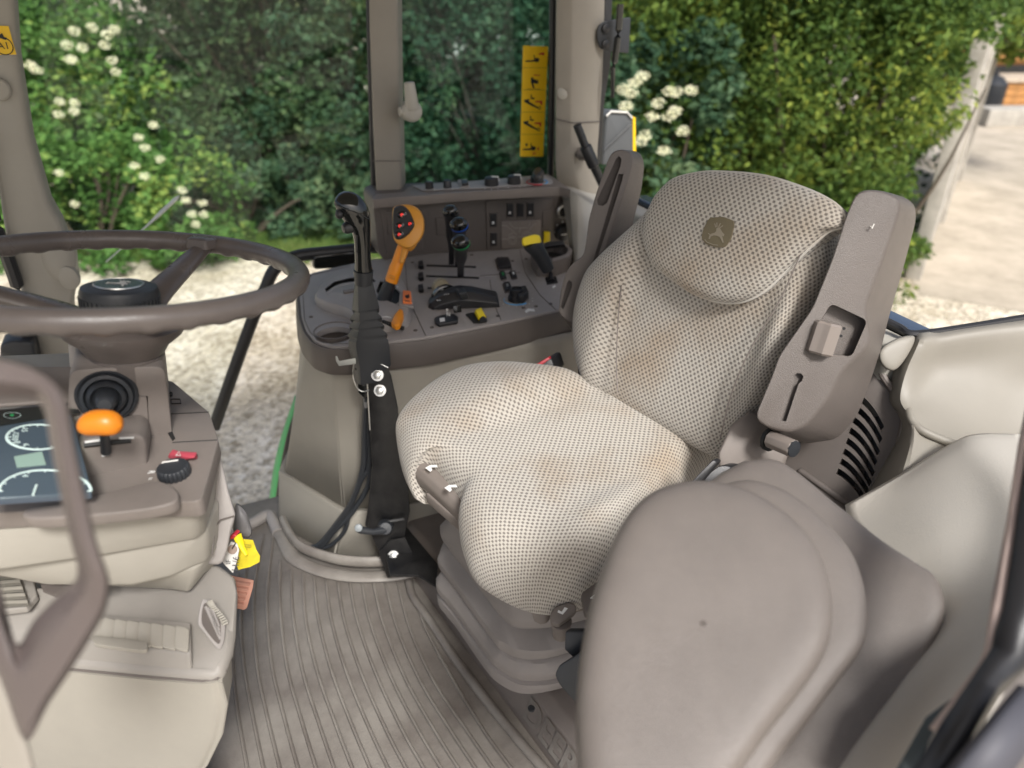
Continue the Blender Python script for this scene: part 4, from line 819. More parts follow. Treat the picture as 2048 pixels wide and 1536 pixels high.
# tub
ct = MB(); ct.lathe(T(668, 661, .01), -UP, [(0, .0405), (.012, .039), (.05, .036)], 32)
cut(top, ct)
mbh = MB(); cc = T(668, 661); n_ = 32
mbh.lathe(cc, -UP, [(-.0015, .0425), (-.0015, .040), (.058, .036), (.06, .03), (.0601, .0)], 32, cap=False); cup = mbh.build('cup_holder', taupe, con_)
rimo = [o for o in con_.children if o.name.startswith('rim')][0]
ct = MB().lathe(cc+UP*.01, -UP, [(0, .0420), (.085, .0420)], 32); cut(rimo, ct)
def tight(p_, f=.13):
    out = [p_[0]]
    for a, b, c in zip(p_, p_[1:], p_[2:]): out += [b.lerp(a, f), b.lerp(a, f*.35)*.5+b.lerp(c, f*.35)*.5, b.lerp(c, f)]
    return out+[p_[-1]]
r0_ = tight([P(x, y, -.735) for x, y in [(640, 560), (606, 610), (612, 692), (664, 739), (724, 742), (1170, 661)]], .16)
r1_ = tight([P(x, y, -1.09) for x, y in [(640, 890), (584, 902), (568, 945), (688, 1018), (768, 1018), (1190, 925)]])
def body(rows, n, name, m, **k):
    a = [cat(r, 7) for r in rows]; return MB().loft(a, closed=False).build(name, m, con_, solid=.008, **k)
mid = [a.lerp(b_, .5)+V((0, 0, 0)) for a, b_ in zip(r0_, r1_)]
body([r0_, [a.lerp(b_, .06) for a, b_ in zip(r0_, r1_)], mid, r1_], 0, 'side_panel', beige)
cw = sum(r1_, V())/len(r1_)
def off(ps_, g_, dz): return [p+(V((p.x-cw.x, p.y-cw.y, 0)).normalized())*g_+UP*dz for p in ps_]
r2_ = tight([P(x, y, FL+.004) for x, y in [(610, 960), (560, 1005), (556, 1050), (672, 1112), (785, 1112), (1195, 1008)]])
body([off(r1_, -.005, .004), off(r1_, .012, .003), off(r1_, .016, -.004), off(r1_, .018, -.02), r2_], 0, 'skirt', beige)
# compartment lid outlined on the side panel
ln = [(1012, 745), (1015, 722), (1024, 706), (1040, 700), (1155, 677)]
# seam lines on the plate
for ps_ in ([(810, 516), (813, 560), (818, 600), (852, 672)], [(1040, 500), (1050, 545), (1080, 590), (1112, 620)], [(980, 560), (985, 600), (1002, 640)], [(960, 552), (1040, 545)], [(612, 553), (640, 546), (700, 532)], [(606, 590), (609, 640), (620, 664), (640, 682), (665, 688), (700, 687)]):
    MB().tube([T(x, y, .0003) for x, y in ps_], .0009, 5).build('panel_seam', taupe_d, con_)
for x, y in ((619, 552), (622, 634), (831, 661), (864, 655), (825, 525), (943, 510), (1025, 522), (1052, 518), (996, 632), (1047, 616), (1101, 608), (1072, 613)): MB().lathe(T(x, y), UP, [(-.002, .0048), (.0012, .0045), (.0013, .003), (.0002, .0028)], 12).build('screw', taupe_d, con_)
# raised quadrant housing with dark gate
qh = [(628, 600), (645, 575), (665, 560), (700, 550), (740, 548), (790, 556), (808, 570), (820, 600), (824, 640), (815, 655), (790, 662), (740, 668), (712, 648), (690, 634), (655, 624), (632, 612)]
qp = rnd([T(x, y) for x, y in qh], .014, 3); qc = sum(qp, V())/len(qp)
hou = MB().loft([qp, [qc+(p-qc)*.985+UP*.010 for p in qp], [qc+(p-qc)*.95+UP*.018 for p in qp], [qc+(p-qc)*.9+UP*.021 for p in qp]]).build('lever_housing', grey, con_, bevel=.0)
ct = MB()
gate = [(650, 580), (668, 566), (700, 558), (745, 557), (752, 566), (700, 570), (672, 577), (655, 592)]
ct.loft([[P(x, y-8, CT+.05) for x, y in gate], [P(x, y, CT+.008) for x, y in gate]]); 
g2_ = [(760, 566), (785, 570), (800, 588), (806, 600), (792, 612), (762, 600), (752, 585)]
ct.loft([[P(x, y-14, CT+.06) for x, y in g2_], [P(x, y, CT+.006) for x, y in g2_]])
cut(hou, ct)
MB().prism([P(x, y, CT+.0085) for x, y in gate], UP*.001).build('gate_slot', ink, con_); MB().prism([P(x, y, CT+.0065) for x, y in g2_], UP*.001).build('gate_slot', ink, con_)
MB().tube(cat([P(x, y, CT+.0175) for x, y in [(652, 590), (680, 572), (720, 566), (755, 569)]], 5), .007, 8, flat=.5).build('roller_shutter', grey, con_)
def prt(s, x, y, z, size, m=white, rot=0, par=None):
    x_ = BV*cos(rot)+RV*sin(rot); return text(s, frame(P(x, y, z), x_, UP), size, m, par or con_, 'printed_mark')
prt('N', 688, 583, CT+.0215, .013, rot=1.4)
for s, x, y in (('B', 770, 571, ), ('C', 782, 572), ('D', 789, 582), ('1', 775, 562), ('2', 792, 578)): prt(s, x+4, y-4, CT+.0215, .007, rot=1.2)
bx_ = MB(); bx_.prism(rrect(frame(P(700, 583, CT+.0215), BV, UP), .03, .016, .002), UP*.003); bx_.build('index_block', taupe, con_, bevel=.001)
# --- orange joystick lever
DO = 1.62
gl = thing('range_lever', 'orange joystick lever with four red lit buttons on its black face', 'joystick', P(772, 600, CT))
st_ = MB().tube([D(766, 606, 1.655), D(781, 560, 1.63)], [.017, .013], 12); st_.build('stem', soft, gl)
gp_ = MB(); gp_.tube(cat([D(782, 564, 1.63), D(792, 535, 1.622), D(803, 505, 1.615), D(812, 482, 1.61), D(822, 466, 1.605)], 4), [.0155]*5+[.0145]*8+[.016, .018, .022, .024], 18, flat=.9)
gp_.build('grip', orange, gl)
# the rounded palm piece and its dark face plate
hf = frame(D(822, 446, 1.60), V((1, .12, 0)), -ray(822, 446)+V((-.25, 0, .12)))
def hp(pts, h): 
    return [D(x, y, 1.585)-ray(x, y).normalized()*h for x, y in pts]
ho_ = [(795, 411), (815, 409), (835, 416), (845, 430), (849, 448), (846, 468), (836, 486), (822, 498), (808, 496), (800, 485), (806, 470), (818, 455), (822, 440), (816, 424), (806, 415)]
out = [(786, 418), (796, 411), (818, 409), (836, 417), (846, 432), (849, 450), (846, 470), (834, 488), (818, 498), (800, 492), (788, 478), (785, 450)]
pm = cat(hp(out, 0), 3, True); pcn = sum(pm, V())/len(pm); fw = ray(820, 450).normalized()
pl_ = MB().loft([[pcn+(p-pcn)*.55+fw*.030 for p in pm], [pcn+(p-pcn)*.86+fw*.026 for p in pm], [p+fw*.012 for p in pm], [p-fw*.004 for p in pm], [pcn+(p-pcn)*.93-fw*.012 for p in pm], [pcn+(p-pcn)*.8-fw*.015 for p in pm]]).build('palm_piece', orange2, gl)
fpz = [(787, 420), (792, 413), (805, 411), (817, 420), (825, 435), (829, 450), (822, 463), (812, 473), (800, 479), (791, 477), (786, 465), (785, 440)]
fpw = cat(hp(fpz, .0145), 3, True); fc_ = sum(fpw, V())/len(fpw)
MB().loft([[p+fw*.012 for p in fpw], [p-fw*.002 for p in fpw], [fc_+(p-fc_)*.92-fw*.005 for p in fpw]]).build('face_plate', black, gl)
for x, y, r_ in ((804, 430, .0095), (800, 452, .0085), (820, 448, .0062), (799, 469, .0085)):
    b0_ = D(x, y, 1.585)-fw*.0195; bt = MB().lathe(b0_, -fw, [(-.004, r_*1.15), (.001, r_*1.12), (.0012, r_*.98), (.004, r_*.85), (.005, r_*.5), (.0052, 0)], 18, .8).build('button', gloss, gl)
    f_ = frame(b0_-fw*.0056, V((1, 0, 0)), -fw); lm = MB(); lm.tube([f_[0]+f_[1]*.0028*cos(a)+f_[2]*.0028*sin(a)+f_[3]*.0 for a in [k*pi/3.5 for k in range(6)]], .0007, 5); lm.tube([f_[0]-f_[1]*.001, f_[0]+f_[1]*.002], .0007, 5); lm.build('lit_symbol', led, bt)
MB().tube(cat([D(812, 498, 1.60), D(826, 492, 1.605), D(836, 478, 1.61)], 4), [.003, .006, .008, .007, .006, .005, .004, .003, .002], 10).build('thumb_rest', orange2, gl)
MB().prism([D(x, y, 1.594) for x, y in [(805, 490), (818, 488), (815, 505), (806, 528), (798, 524)]], fw*.02).build('side_insert', orange2, gl, bevel=.003)
for y in (556, 551): MB().tube([D(779, y-1, 1.6105), D(790, y+3, 1.6105)], .0012, 5).build('grip_ring', orange2, gl)
# orange square button & small orange slide
MB().prism(rnd([T(x, y, .02) for x, y in [(800, 586), (825, 590), (828, 618), (798, 614)]], .006), UP*.006).build('button_bezel', grey, con_, bevel=.003)
b_ = MB().prism(rnd([T(x, y, .026) for x, y in [(806, 585), (822, 587), (824, 609), (806, 608)]], .003), UP*.006).build('square_button', orange3, con_, bevel=.0015)
MB().prism([T(x, y, .0325) for x, y in [(810, 591), (818, 589), (819, 595), (814, 597), (811, 595)]], UP*.0005).build('hare_mark', ink, b_); MB().prism([T(x, y, .0325) for x, y in [(810, 601), (819, 602), (819, 603.5), (810, 602.5)]], UP*.0005).build('line_mark', ink, b_)
MB().tube([T(765, 643, .019), T(800, 655, .008), T(808, 657, .006)], .0045, 8).build('speed_slot', ink, con_)
MB().prism([T(x, y, .013) for x, y in [(783, 656), (790, 640), (800, 628), (807, 631), (808, 642), (800, 660), (792, 662)]], UP*.014).build('slide_knob', orange, con_, bevel=.003)
tk = MB()
for k in range(9): tk.box(T(760+4.4*k, 642+1.5*k, .021-.0012*k), BV*.0011, RV*.0035, UP*.002)
tk.build('detent_teeth', black, con_)
tr_ = MB().tube(cat([T(760, 634, .0215), T(776, 634, .0215), T(787, 638, .0195)], 4), [.0004, .0008, .0012, .0014, .0014, .0012, .001, .0007, .0003], 5).build('printed_arc', white, con_)
# rotary thumb levers on the left of the valve levers
for y in (530, 553, 577):
    MB().prism([T(x, y_, .0) for x, y_ in [(838, y-8), (846, y-9), (847, y+9), (839, y+10)]], UP*.0006).build('slot', ink, con_)
    MB().loft([[T(836, y-2), T(847, y-3), T(848, y+7), T(837, y+8)], [T(836, y-8, .013), T(846, y-9, .013), T(847, y, .013), T(837, y+1, .013)]]).build('thumb_lever', black, con_, bevel=.0015)
for (xa, ya), (xb, yb) in (((853, 531), (952, 534)), ((852, 552), (958, 556)), ((855, 576), (885, 577))):
    MB().prism([T(xa, ya-1.5), T(xb, yb-1.5), T(xb, yb+2), T(xa, ya+2)], UP*.0007).build('lever_slot', ink, con_)
# three valve levers: black with grey, blue and green collar
def vlev(bx0, tx0, zt, col, lab, w0=1.0):
    o = thing('valve_lever', lab, 'lever', T(*bx0), 'three black valve levers on the side console')
    b0 = T(*bx0); t0 = D(tx0[0], tx0[1], zt); dv = (t0-b0).normalized(); ln_ = (t0-b0).length
    s = BV*.9-RV*.44; 
    m = MB(); rr = []; secs = []
    prof = [(0, .008, .005), (.3, .008, .005), (.42, .010, .008), (.55, .0145, .010), (.75, .015, .011), (.86, .0175, .0125), (.93, .022, .0155)]
    f2_ = dv.cross(s).normalized(); s2 = f2_.cross(dv).normalized()
    for t_, a, c in prof: secs.append([b0+dv*ln_*t_+s2*a*w0*cos(k*pi/8)+f2_*c*w0*sin(k*pi/8) for k in range(16)])
    m.loft(secs); m.build('shaft', black, o)
    cc_ = b0+dv*ln_*.94; tilt = (dv+s2*-.28).normalized(); a1 = tilt.cross(f2_).normalized()*-1
    def ell(c, ra, rb): return [c+a1*ra*.86*w0*cos(k*pi/10)+f2_*rb*w0*sin(k*pi/10) for k in range(20)]
    cl = MB().loft([ell(cc_-tilt*.003, .0238, .0165), ell(cc_+tilt*.001, .0246, .017), ell(cc_+tilt*.003, .0238, .0165)]); cl.build('collar', col, o)
    MB().loft([ell(cc_+tilt*.0028, .0242, .0168), ell(cc_+tilt*.010, .0248, .0175), ell(cc_+tilt*.016, .021, .0145), ell(cc_+tilt*.020, .014, .009), ell(cc_+tilt*.0212, .005, .003)]).build('cap', gloss, o)
vlev((903, 528), (902, 420), 1.74, black, 'black valve lever with plain collar, rearmost of the three', .9)
vlev((916, 532), (919, 446), 1.70, bluem, 'black valve lever with blue collar')
vlev((921, 553), (922, 482), 1.64, greenm, 'black valve lever with green collar')
# throttle unit: curved black body
th = thing('hand_throttle', 'curved black hand throttle housing with ribbed wheel on the side console', 'throttle', T(925, 600))
t0_, t1_ = T(856, 619), T(1000, 613); ta_ = (t1_-t0_).normalized(); tl_ = (t1_-t0_).length; tn_ = V((-ta_.y, ta_.x, 0))
pf_ = [(0, -.001), (.004, .010), (.022, .024), (.048, .034), (.075, .0375), (.10, .034), (.13, .026), (.155, .019), (tl_-.003, .014), (tl_, -.001)]
MB().loft([[t0_+ta_*(a+(.010 if k in (0, 3) else 0)*(1 if a < .05 else 0))+tn_*w_+UP*h*(.55 if k in (0, 3) else 1) for a, h in pf_] for k, w_ in enumerate((-.004, .010, .044, .058))]).build('housing', black, th, bevel=.0025, ang=20)
ax_ = BV; mb = MB().lathe(T(893, 600, .006)+RV*.002, RV, [(0, .030), (.002, .033), (.012, .033), (.014, .030)], 28); mb.build('quadrant', gloss, th)
wl = MB()
for k in range(20):
    a = k*pi/10; wl.box(T(884, 577, .012)+BV*.017*cos(a)+UP*.017*sin(a)+RV*.012, RV*.006, (BV*-sin(a)+UP*cos(a))*.0014, (BV*cos(a)+UP*sin(a))*.003)
wl.lathe(T(884, 577, .012)+RV*.007, RV, [(0, .016), (.011, .016)], 20); wl.build('ribbed_wheel', mat('bone_plastic', (.42, .37, .26), .5), th)
MB().prism([T(x, y, .034) for x, y in [(914, 590), (930, 588), (938, 598), (922, 601)]], UP*.018-BV*.004).build('throttle_tab', soft, th, bevel=.003)
MB().prism(rrect(frame(T(914, 618, .020), BV, UP*.35-RV), .018, .016, .003), (UP*.35-RV)*.0035).build('rocker', gloss, th, bevel=.0015)
ff = frame(T(893, 622, .019), ta_, UP*.5-RV); text('F', ff, .011, white, th, 'printed_mark', h=.006); text('N', (ff[0]-UP*.009+BV*.002, ff[1], ff[2], ff[3]), .011, white, th, 'printed_mark', h=.006)
f3_ = frame(T(893, 592, .034), BV, UP); text('2 3 4', f3_, .006, white, th, 'printed_mark', h=.004); text('N', (f3_[0]-BV*.02-UP*.008-RV*.004, f3_[1], f3_[2], f3_[3]), .011, white, th, 'printed_mark', h=.003)
sw = MB().prism(rnd([T(x, y) for x, y in [(869, 642), (885, 636), (908, 634), (917, 640), (916, 649), (878, 655), (870, 650)]], .004), UP*.009).build('rocker_switch', black, con_, bevel=.003)
MB().prism([T(x, y, .0095) for x, y in [(879, 637), (889, 635.5), (890, 642), (880, 644)]], UP*.0006).build('white_lens', white, sw)
MB().prism([T(x, y) for x, y in [(931, 630), (945, 627), (975, 642), (972, 646), (948, 648)]], UP*.003).build('switch_slot', ink, con_, bevel=.001)
ys = MB().loft([[T(948, 626, .004), T(964, 620, .004), T(974, 636, .004), T(956, 641, .004)], [T(950, 620, .018), T(962, 614, .018), T(970, 630, .014), T(958, 634, .014)]]).build('yellow_switch', yellow, con_, bevel=.002)
MB().loft([[T(957, 642, .002), T(974, 637, .002), T(975, 644, .002), T(956, 648, .002)], [T(961, 634, .012), T(967, 631, .014), T(970, 636, .010), T(960, 640, .010)]]).build('switch_guard', black, con_, bevel=.001)
def rocker(pts, m, lab=None, h=.007, mark=None):
    w_ = [T(x, y) for x, y in pts]; c = sum(w_, V())/4
    z = MB().prism(rnd([c+(p-c)*1.22 for p in w_], .003), UP*.002).build('switch_bezel', taupe_d, con_, bevel=.0008)
    o = MB().prism(rnd(w_, .002), UP*h).build('rocker_switch', m, con_, bevel=.0015)
    if mark: MB().prism([c+(p-c)*.35+UP*(h+.0002) for p in w_], UP*.0005).build('printed_symbol', mark, o)
rocker([(993, 521), (1017, 520), (1022, 538), (998, 540)], black, h=.009)
rocker([(999, 547), (1009, 546), (1013, 559), (1003, 561)], black, mark=greenm); rocker([(1019, 546), (1030, 545), (1034, 557), (1024, 559)], black, mark=white)
rocker([(1007, 569), (1019, 568), (1023, 582), (1011, 585)], black, mark=zinc)
# rotary knob with blue scale
kp = T(1033, 600); kn = MB().lathe(kp, UP, [(0, .0195), (.012, .0185), (.013, .0165), (.027, .016), (.0285, .0145), (.0286, .012), (.024, .0115), (.024, 0)], 26); kn.build('rotary_knob', black, con_)
MB().prism(rnd([T(x, y, .006) for x, y in [(1030, 588), (1052, 584), (1058, 598), (1046, 608), (1036, 606)]], .006), UP*.018).build('knob_wing', black, con_, bevel=.003)
MB().tube([kp+BV*.029*cos(a)+RV*.029*sin(a)+UP*.0005 for a in [pi*.75+k*pi/18 for k in range(17)]], [.0006+.0014*k/16 for k in range(17)], 5).build('blue_scale', bluel, con_)
for k in range(9): 
    a = pi*.8+k*pi/7; MB().lathe(kp+BV*.038*cos(a)+RV*.036*sin(a), UP, [(0, .0011), (.0006, .001)], 8).build('scale_dot', white, con_)
MB().prism([T(x, y, .0004) for x, y in [(1050, 622), (1056, 617), (1068, 618), (1070, 623), (1060, 622), (1052, 626)]], UP*.0004).build('printed_symbol', white, con_)
# storage bin with dark opening and yellow topped hydraulic lever
bn_ = rnd([P(x, y, CT+.04) for x, y in [(1060, 500), (1075, 490), (1105, 482), (1135, 490), (1146, 500), (1140, 512), (1110, 522), (1075, 524)]], .012)
bcn = sum(bn_, V())/len(bn_); bz = MB().loft([[bcn+(p-bcn)*.98-UP*.045 for p in bn_], bn_, [bcn+(p-bcn)*.93+UP*.003 for p in bn_]]).build('storage_bin', taupe, con_, bevel=.002)
ct = MB().loft([[bcn+(p-bcn)*.8+UP*.01 for p in bn_], [bcn+(p-bcn)*.72-UP*.025 for p in bn_]]); cut(bz, ct)
MB().prism([bcn+(p-bcn)*.74-UP*.022 for p in bn_], UP*.001).build('bin_liner', ink, con_)
MB().loft([[P(x, y, CT+.046) for x, y in [(1078, 500), (1090, 488), (1128, 484), (1132, 494)]], [P(x, y, CT+.06) for x, y in [(1082, 494), (1092, 484), (1126, 481), (1128, 488)]]]).build('bin_lid', black, con_, bevel=.003)
hy = thing('hitch_lever', 'black lever with yellow cap angled over the console bin', 'lever', T(1102, 562))
MB().tube([T(1103, 564), T(1098, 536, .0)+UP*.02, D(1092, 530, 1.66)], [.010, .010, .011], 10).build('stem', black, hy)
MB().tube([D(1096, 540, 1.655), D(1085, 518, 1.64), D(1074, 500, 1.625), D(1065, 488, 1.615), D(1061, 483, 1.61)], [.014, .0165, .018, .021, .019], 16).build('grip', soft, hy)
yc = [(1044, 478), (1052, 473), (1068, 469), (1078, 471), (1082, 478), (1081, 486), (1062, 489), (1046, 492)]
yw = cat([D(x, y, 1.60) for x, y in yc], 3, True); ycn = sum(yw, V())/len(yw); rw = ray(1063, 480).normalized()
MB().loft([[ycn+(p-ycn)*.8+rw*.035 for p in yw], [p+rw*.022 for p in yw], [p+rw*.002 for p in yw], [ycn+(p-ycn)*.85-rw*.005 for p in yw]]).build('yellow_cap', yellow, hy)
MB().prism([T(x, y) for x, y in [(1090, 556), (1112, 553), (1116, 566), (1094, 570)]], UP*.001).build('lever_slot', ink, con_)
MB().prism([T(x, y, .0004) for x, y in [(1104, 573), (1110, 570), (1112, 573), (1106, 577)]], UP*.0004).build('printed_symbol', white, con_)
# --- upright switch panel at the back
RP = 1.80
def Wp(x, y, h=0): return Q(x, y, RP-h)
def wz(X_, Y_): return (730+X_/4.763, 330+Y_/4.763)
pan = [(745, 398), (756, 389), (950, 381), (1118, 372), (1138, 378), (1146, 392), (1149, 508), (1080, 514), (960, 506), (935, 508), (880, 520), (768, 522), (757, 505)]
pwn = rnd([Wp(x, y) for x, y in pan], .012, 3)
wall = MB().loft([pwn, [p+RV*.10 for p in pwn]]).build('switch_panel', taupe_d, con_, bevel=.006)
# top shelf with knobs
shf = [(748, 396), (756, 386), (808, 384), (812, 374), (830, 370), (1000, 358), (1092, 347), (1112, 356), (1140, 377), (1118, 374), (950, 384), (800, 392)]
MB().prism(rnd([P(x, y, -.508) for x, y in [(744, 399), (752, 388), (806, 384), (818, 373), (1000, 358), (1094, 348), (1112, 357), (1142, 380), (1120, 374), (950, 383)]], .006), -UP*.022).build('panel_shelf', taupe, con_, bevel=.006)
MB().prism(rnd([P(x, y, -.5065) for x, y in [(824, 372), (960, 362), (1088, 351), (1106, 362), (1104, 369), (960, 378), (845, 382)]], .008), UP*.002).build('knob_plate', grey, con_, bevel=.001)
def kb2(x, y, r_, h, m=black, ln_=True, w_=0):
    b0 = P(x, y, -.505); o = MB().lathe(b0, UP, [(0, r_), (h*.9, r_*.95), (h, r_*.8), (h+.0005, 0)], 24).build('rotary_knob', m, con_)
    if ln_: MB().tube([b0+UP*(h+.001)+BV*.0, b0+UP*(h+.001)+BV*r_*.85-RV*r_*.35, b0+UP*h*.5+BV*r_*.92-RV*r_*.42], .0016, 6).build('pointer', white, o)
    return o
kb2(859, 377, .0105, .018, ln_=False); kb2(895, 375, .0105, .019, ln_=False)
kb2(983, 370, .0185, .020); kb2(1028, 367, .0175, .021); k3 = kb2(1074, 364, .0175, .017, ln_=False)
MB().prism([P(x, y, -.488) for x, y in [(1064, 355), (1072, 345), (1082, 344), (1088, 352), (1078, 362), (1068, 362)]], UP*.014).build('knob_blade', black, k3, bevel=.004)
MB().tube([P(1074, 364, -.504)+BV*.027*cos(a)+RV*.027*sin(a) for a in [pi*.6+k*pi/14 for k in range(14)]], .0016, 6).build('red_scale', redm, con_)
MB().tube([P(1074, 364, -.504)+BV*.027*cos(a)+RV*.027*sin(a) for a in [-pi*.35+k*pi/16 for k in range(10)]], .0016, 6).build('blue_scale', bluel, con_)
MB().prism(rnd([P(x, y, -.504) for x, y in [(915, 362), (934, 360), (940, 374), (921, 376)]], .002), UP*.003).build('switch_bezel', grey, con_, bevel=.001)
MB().prism(rnd([P(x, y, -.50) for x, y in [(922, 365), (934, 364), (937, 371), (925, 372)]], .002), UP*.007).build('rocker_switch', black, con_, bevel=.002)
ds_ = MB()
for x, y in ((869, 381), (905, 379), (970, 378), (983, 379), (996, 378), (1017, 375), (1040, 374), (1050, 372)): ds_.lathe(P(x, y, -.5045), UP, [(0, .0016), (.0006, .0014)], 8)
ds_.build('printed_dots', white, con_)
# panels on the face
lp = MB(); 
def pane_(pts, m=taupe_d, h=.003, name='panel', r_=.004, hh=.004, bev=.0015): return MB().prism(rnd([Wp(x, y, -.002) for x, y in pts], r_), -RV*(h+.002)).build(name, m, con_, bevel=bev)
pane_([(758, 412), (765, 404), (895, 400), (898, 504), (880, 513), (774, 514)], m=taupe_d, name='cover_panel')
pane_([wz(190, 440), wz(270, 430), wz(270, 660), wz(215, 655)], h=.006, name='cover_rib'); pane_([wz(570, 430), wz(605, 425), wz(620, 605), wz(570, 610)], h=.006, name='cover_rib')
pane_([wz(665, 495), wz(770, 490), wz(785, 655), wz(680, 665)], h=.007, name='blank_cover'); pane_([wz(440, 700), wz(545, 690), wz(545, 800), wz(430, 815)], h=.007, name='blank_cover')
pane_([(970, 400), (1104, 396), (1107, 494), (974, 500)], h=.005, name='switch_plate')
def sw_(X0, Y0, X1, Y1, mk=None):
    x0, y0 = wz(X0, Y0); x1, y1 = wz(X1, Y1); pane_([(x0-2.5, y0-3), (x1+2.5, y0-3), (x1+2.5, y1+3), (x0-2.5, y1+3)], h=.007, name='switch_bezel', r_=.002)
    o = MB().prism(rnd([Wp(x, y, .006) for x, y in [(x0, y0), (x1, y0), (x1, y1), (x0, y1)]], .002), -RV*.005).build('rocker_switch', black, con_, bevel=.0015)
    if mk:
        cx = (x0+x1)/2; cy = y1-(y1-y0)*.28; MB().prism([Wp(cx-2.6, cy+2.2, .0112), Wp(cx+2.6, cy+2, .0112), Wp(cx+1.4, cy-2.6, .0112), Wp(cx-1, cy-2.6, .0112)], -RV*.0005).build('printed_symbol', white, o)
sw_(1350, 365, 1408, 490, 1); sw_(1446, 365, 1506, 490); sw_(1542, 360, 1602, 488, 1); sw_(1190, 462, 1250, 585, 1); sw_(1195, 645, 1253, 768, 1)
tpn = pane_([wz(1285, 530), wz(1660, 515), wz(1665, 780), wz(1290, 785)], m=taupe, h=.008, name='diagram_plate')
pane_([wz(1680, 430), wz(1762, 425), wz(1760, 590), wz(1680, 592)], h=.008, name='blank_cover')
ml = MB()
def wl_(pts, r_=.0007): ml.tube([Wp(*wz(x, y), .009) for x, y in pts], r_, 5)
for pts in ([(1300, 575), (1345, 578), (1425, 640)], [(1378, 545), (1390, 575), (1440, 610)], [(1480, 545), (1478, 600), (1470, 640)], [(1570, 545), (1560, 590)], [(1630, 560), (1600, 570), (1565, 620)], [(1440, 600), (1550, 598)], [(1300, 705), (1370, 708)], [(1450, 690), (1530, 680)], [(1370, 665), (1400, 650), (1440, 650), (1440, 690), (1370, 690), (1370, 665)]): wl_(pts)
for (cx, cy, r_) in ((1405, 715, 38), (1405, 715, 20), (1545, 680, 45), (1545, 680, 26)): wl_([(cx+r_*cos(a), cy+r_*sin(a)) for a in [k*pi/9 for k in range(19)]])
ml.build('tractor_diagram', mat('faded_print', (.33, .31, .28), .6), tpn)
MB().prism(rnd([Wp(x, y, .005) for x, y in [wz(1700, 630), wz(1755, 630), wz(1755, 735), wz(1695, 740)]], .002), -RV*.007).build('yellow_rocker', yellow, con_, bevel=.002)
kc = Wp(*wz(1887, 440), .003); MB().lathe(kc, -RV, [(0, .021), (.005, .0205), (.007, .018), (.006, .0145), (-.001, .014)], 28).build('socket_ring', zinc, con_); MB().lathe(kc, -RV, [(.001, .0145), (.0015, 0)], 24).build('power_socket', ink, con_)
kc = Wp(*wz(1890, 640), .003); ko = MB().lathe(kc, -RV, [(0, .026), (.012, .023), (.016, .018), (.0165, 0)], 28).build('rotary_knob', black, con_); MB().tube([kc-RV*.018-BV*.016, kc-RV*.018+BV*.002], .0016, 6).build('pointer', white, ko)
dd = MB()
for X_, Y_ in ((1882, 540), (1830, 572), (1812, 640), (1838, 690)): dd.lathe(Wp(*wz(X_, Y_), .0), -RV, [(-.001, .0024), (.001, .0022)], 10)
dd.build('printed_dots', white, con_)
wl2 = MB().tube(cat([P(x, y, -.80) for x, y in [(1008, 760), (1012, 725), (1022, 708), (1045, 700), (1160, 676)]], 5), .0022, 6)

# ================================================= LOADER JOYSTICK STAND
SD = [(388, 1.26), (710, 1.41), (791, 1.45), (1130, 1.62), (1400, 1.8)]
def sdp(y):
    for (a, u), (b_, v) in zip(SD, SD[1:]):
        if y <= b_: return u+(v-u)*(y-a)/(b_-a)
    return 1.9
def S_(x, y, k=0): return D(x, y, sdp(y)+k)
js = thing('joystick_stand', 'tall black bracket carrying a glossy black loader joystick on a rubber boot', 'joystick stand', S_(800, 1140))
cd = ray(760, 800).normalized()
# plate
pt = [(735, 770), (738, 745), (748, 731), (762, 728), (776, 735), (783, 752), (796, 815), (803, 900), (815, 960), (820, 1020), (812, 1060), (800, 1120), (812, 1150), (780, 1155), (760, 1110), (738, 1060), (735, 1020), (742, 960), (744, 930), (740, 860)]
MB().prism([S_(x, y) for x, y in pt], cd*.006).build('bracket_plate', steelp, js, bevel=.0015)
MB().tube([S_(x, y, -.002) for x, y in [(740, 860), (735, 770), (738, 745), (748, 731), (762, 728), (776, 735)]], .0012, 6).build('worn_edge', zinc, js)
MB().prism([S_(x, y, .004) for x, y in [(744, 905), (744, 930), (737, 1010), (730, 1050), (738, 1062), (745, 1000), (752, 930)]], cd*.05).build('bracket_flange', steelp, js, bevel=.001)
fp_ = MB(); fp_.prism([S_(x, y, -.01) for x, y in [(757, 1105), (780, 1080), (810, 1075), (822, 1100), (838, 1130), (838, 1142), (775, 1156)]], cd*.008); fp_.build('foot_plate', steelp, js, bevel=.001)
MB().prism([P(x, y, FL+.085) for x, y in [(770, 1100), (812, 1052), (876, 1128), (872, 1172), (835, 1150), (780, 1150)]], -UP*.006).build('floor_bracket', steelp, js, bevel=.001)
def bolt(x, y, k=-.006, r_=.009, par=js):
    p = S_(x, y, k); n = (-cd+V((-.12, 0, 0))).normalized(); MB().lathe(p+cd*.003, n, [(0, r_*1.15), (.0025, r_*1.15), (.0026, r_*.95), (.008, r_*.9), (.009, r_*.7), (.0091, 0)], 6 if r_ > .008 else 14).build('bolt', zinc, par)
    if r_ > .008: MB().lathe(p+cd*.0045, n, [(0, r_*1.35), (.002, r_*1.3), (.0021, r_)], 20).build('washer', zinc, par)
bolt(755, 750, -.009); bolt(760, 781, -.009); bolt(787, 1113, -.02, .0092); bolt(787, 1134, -.012, .004); bolt(827, 1146, -.012, .006)
MB().tube([S_(777, 1043, -.012), S_(808, 1038, -.012)], .003, 8).build('slot_pin', mat('worn_grey', (.1, .1, .1), .5), js)
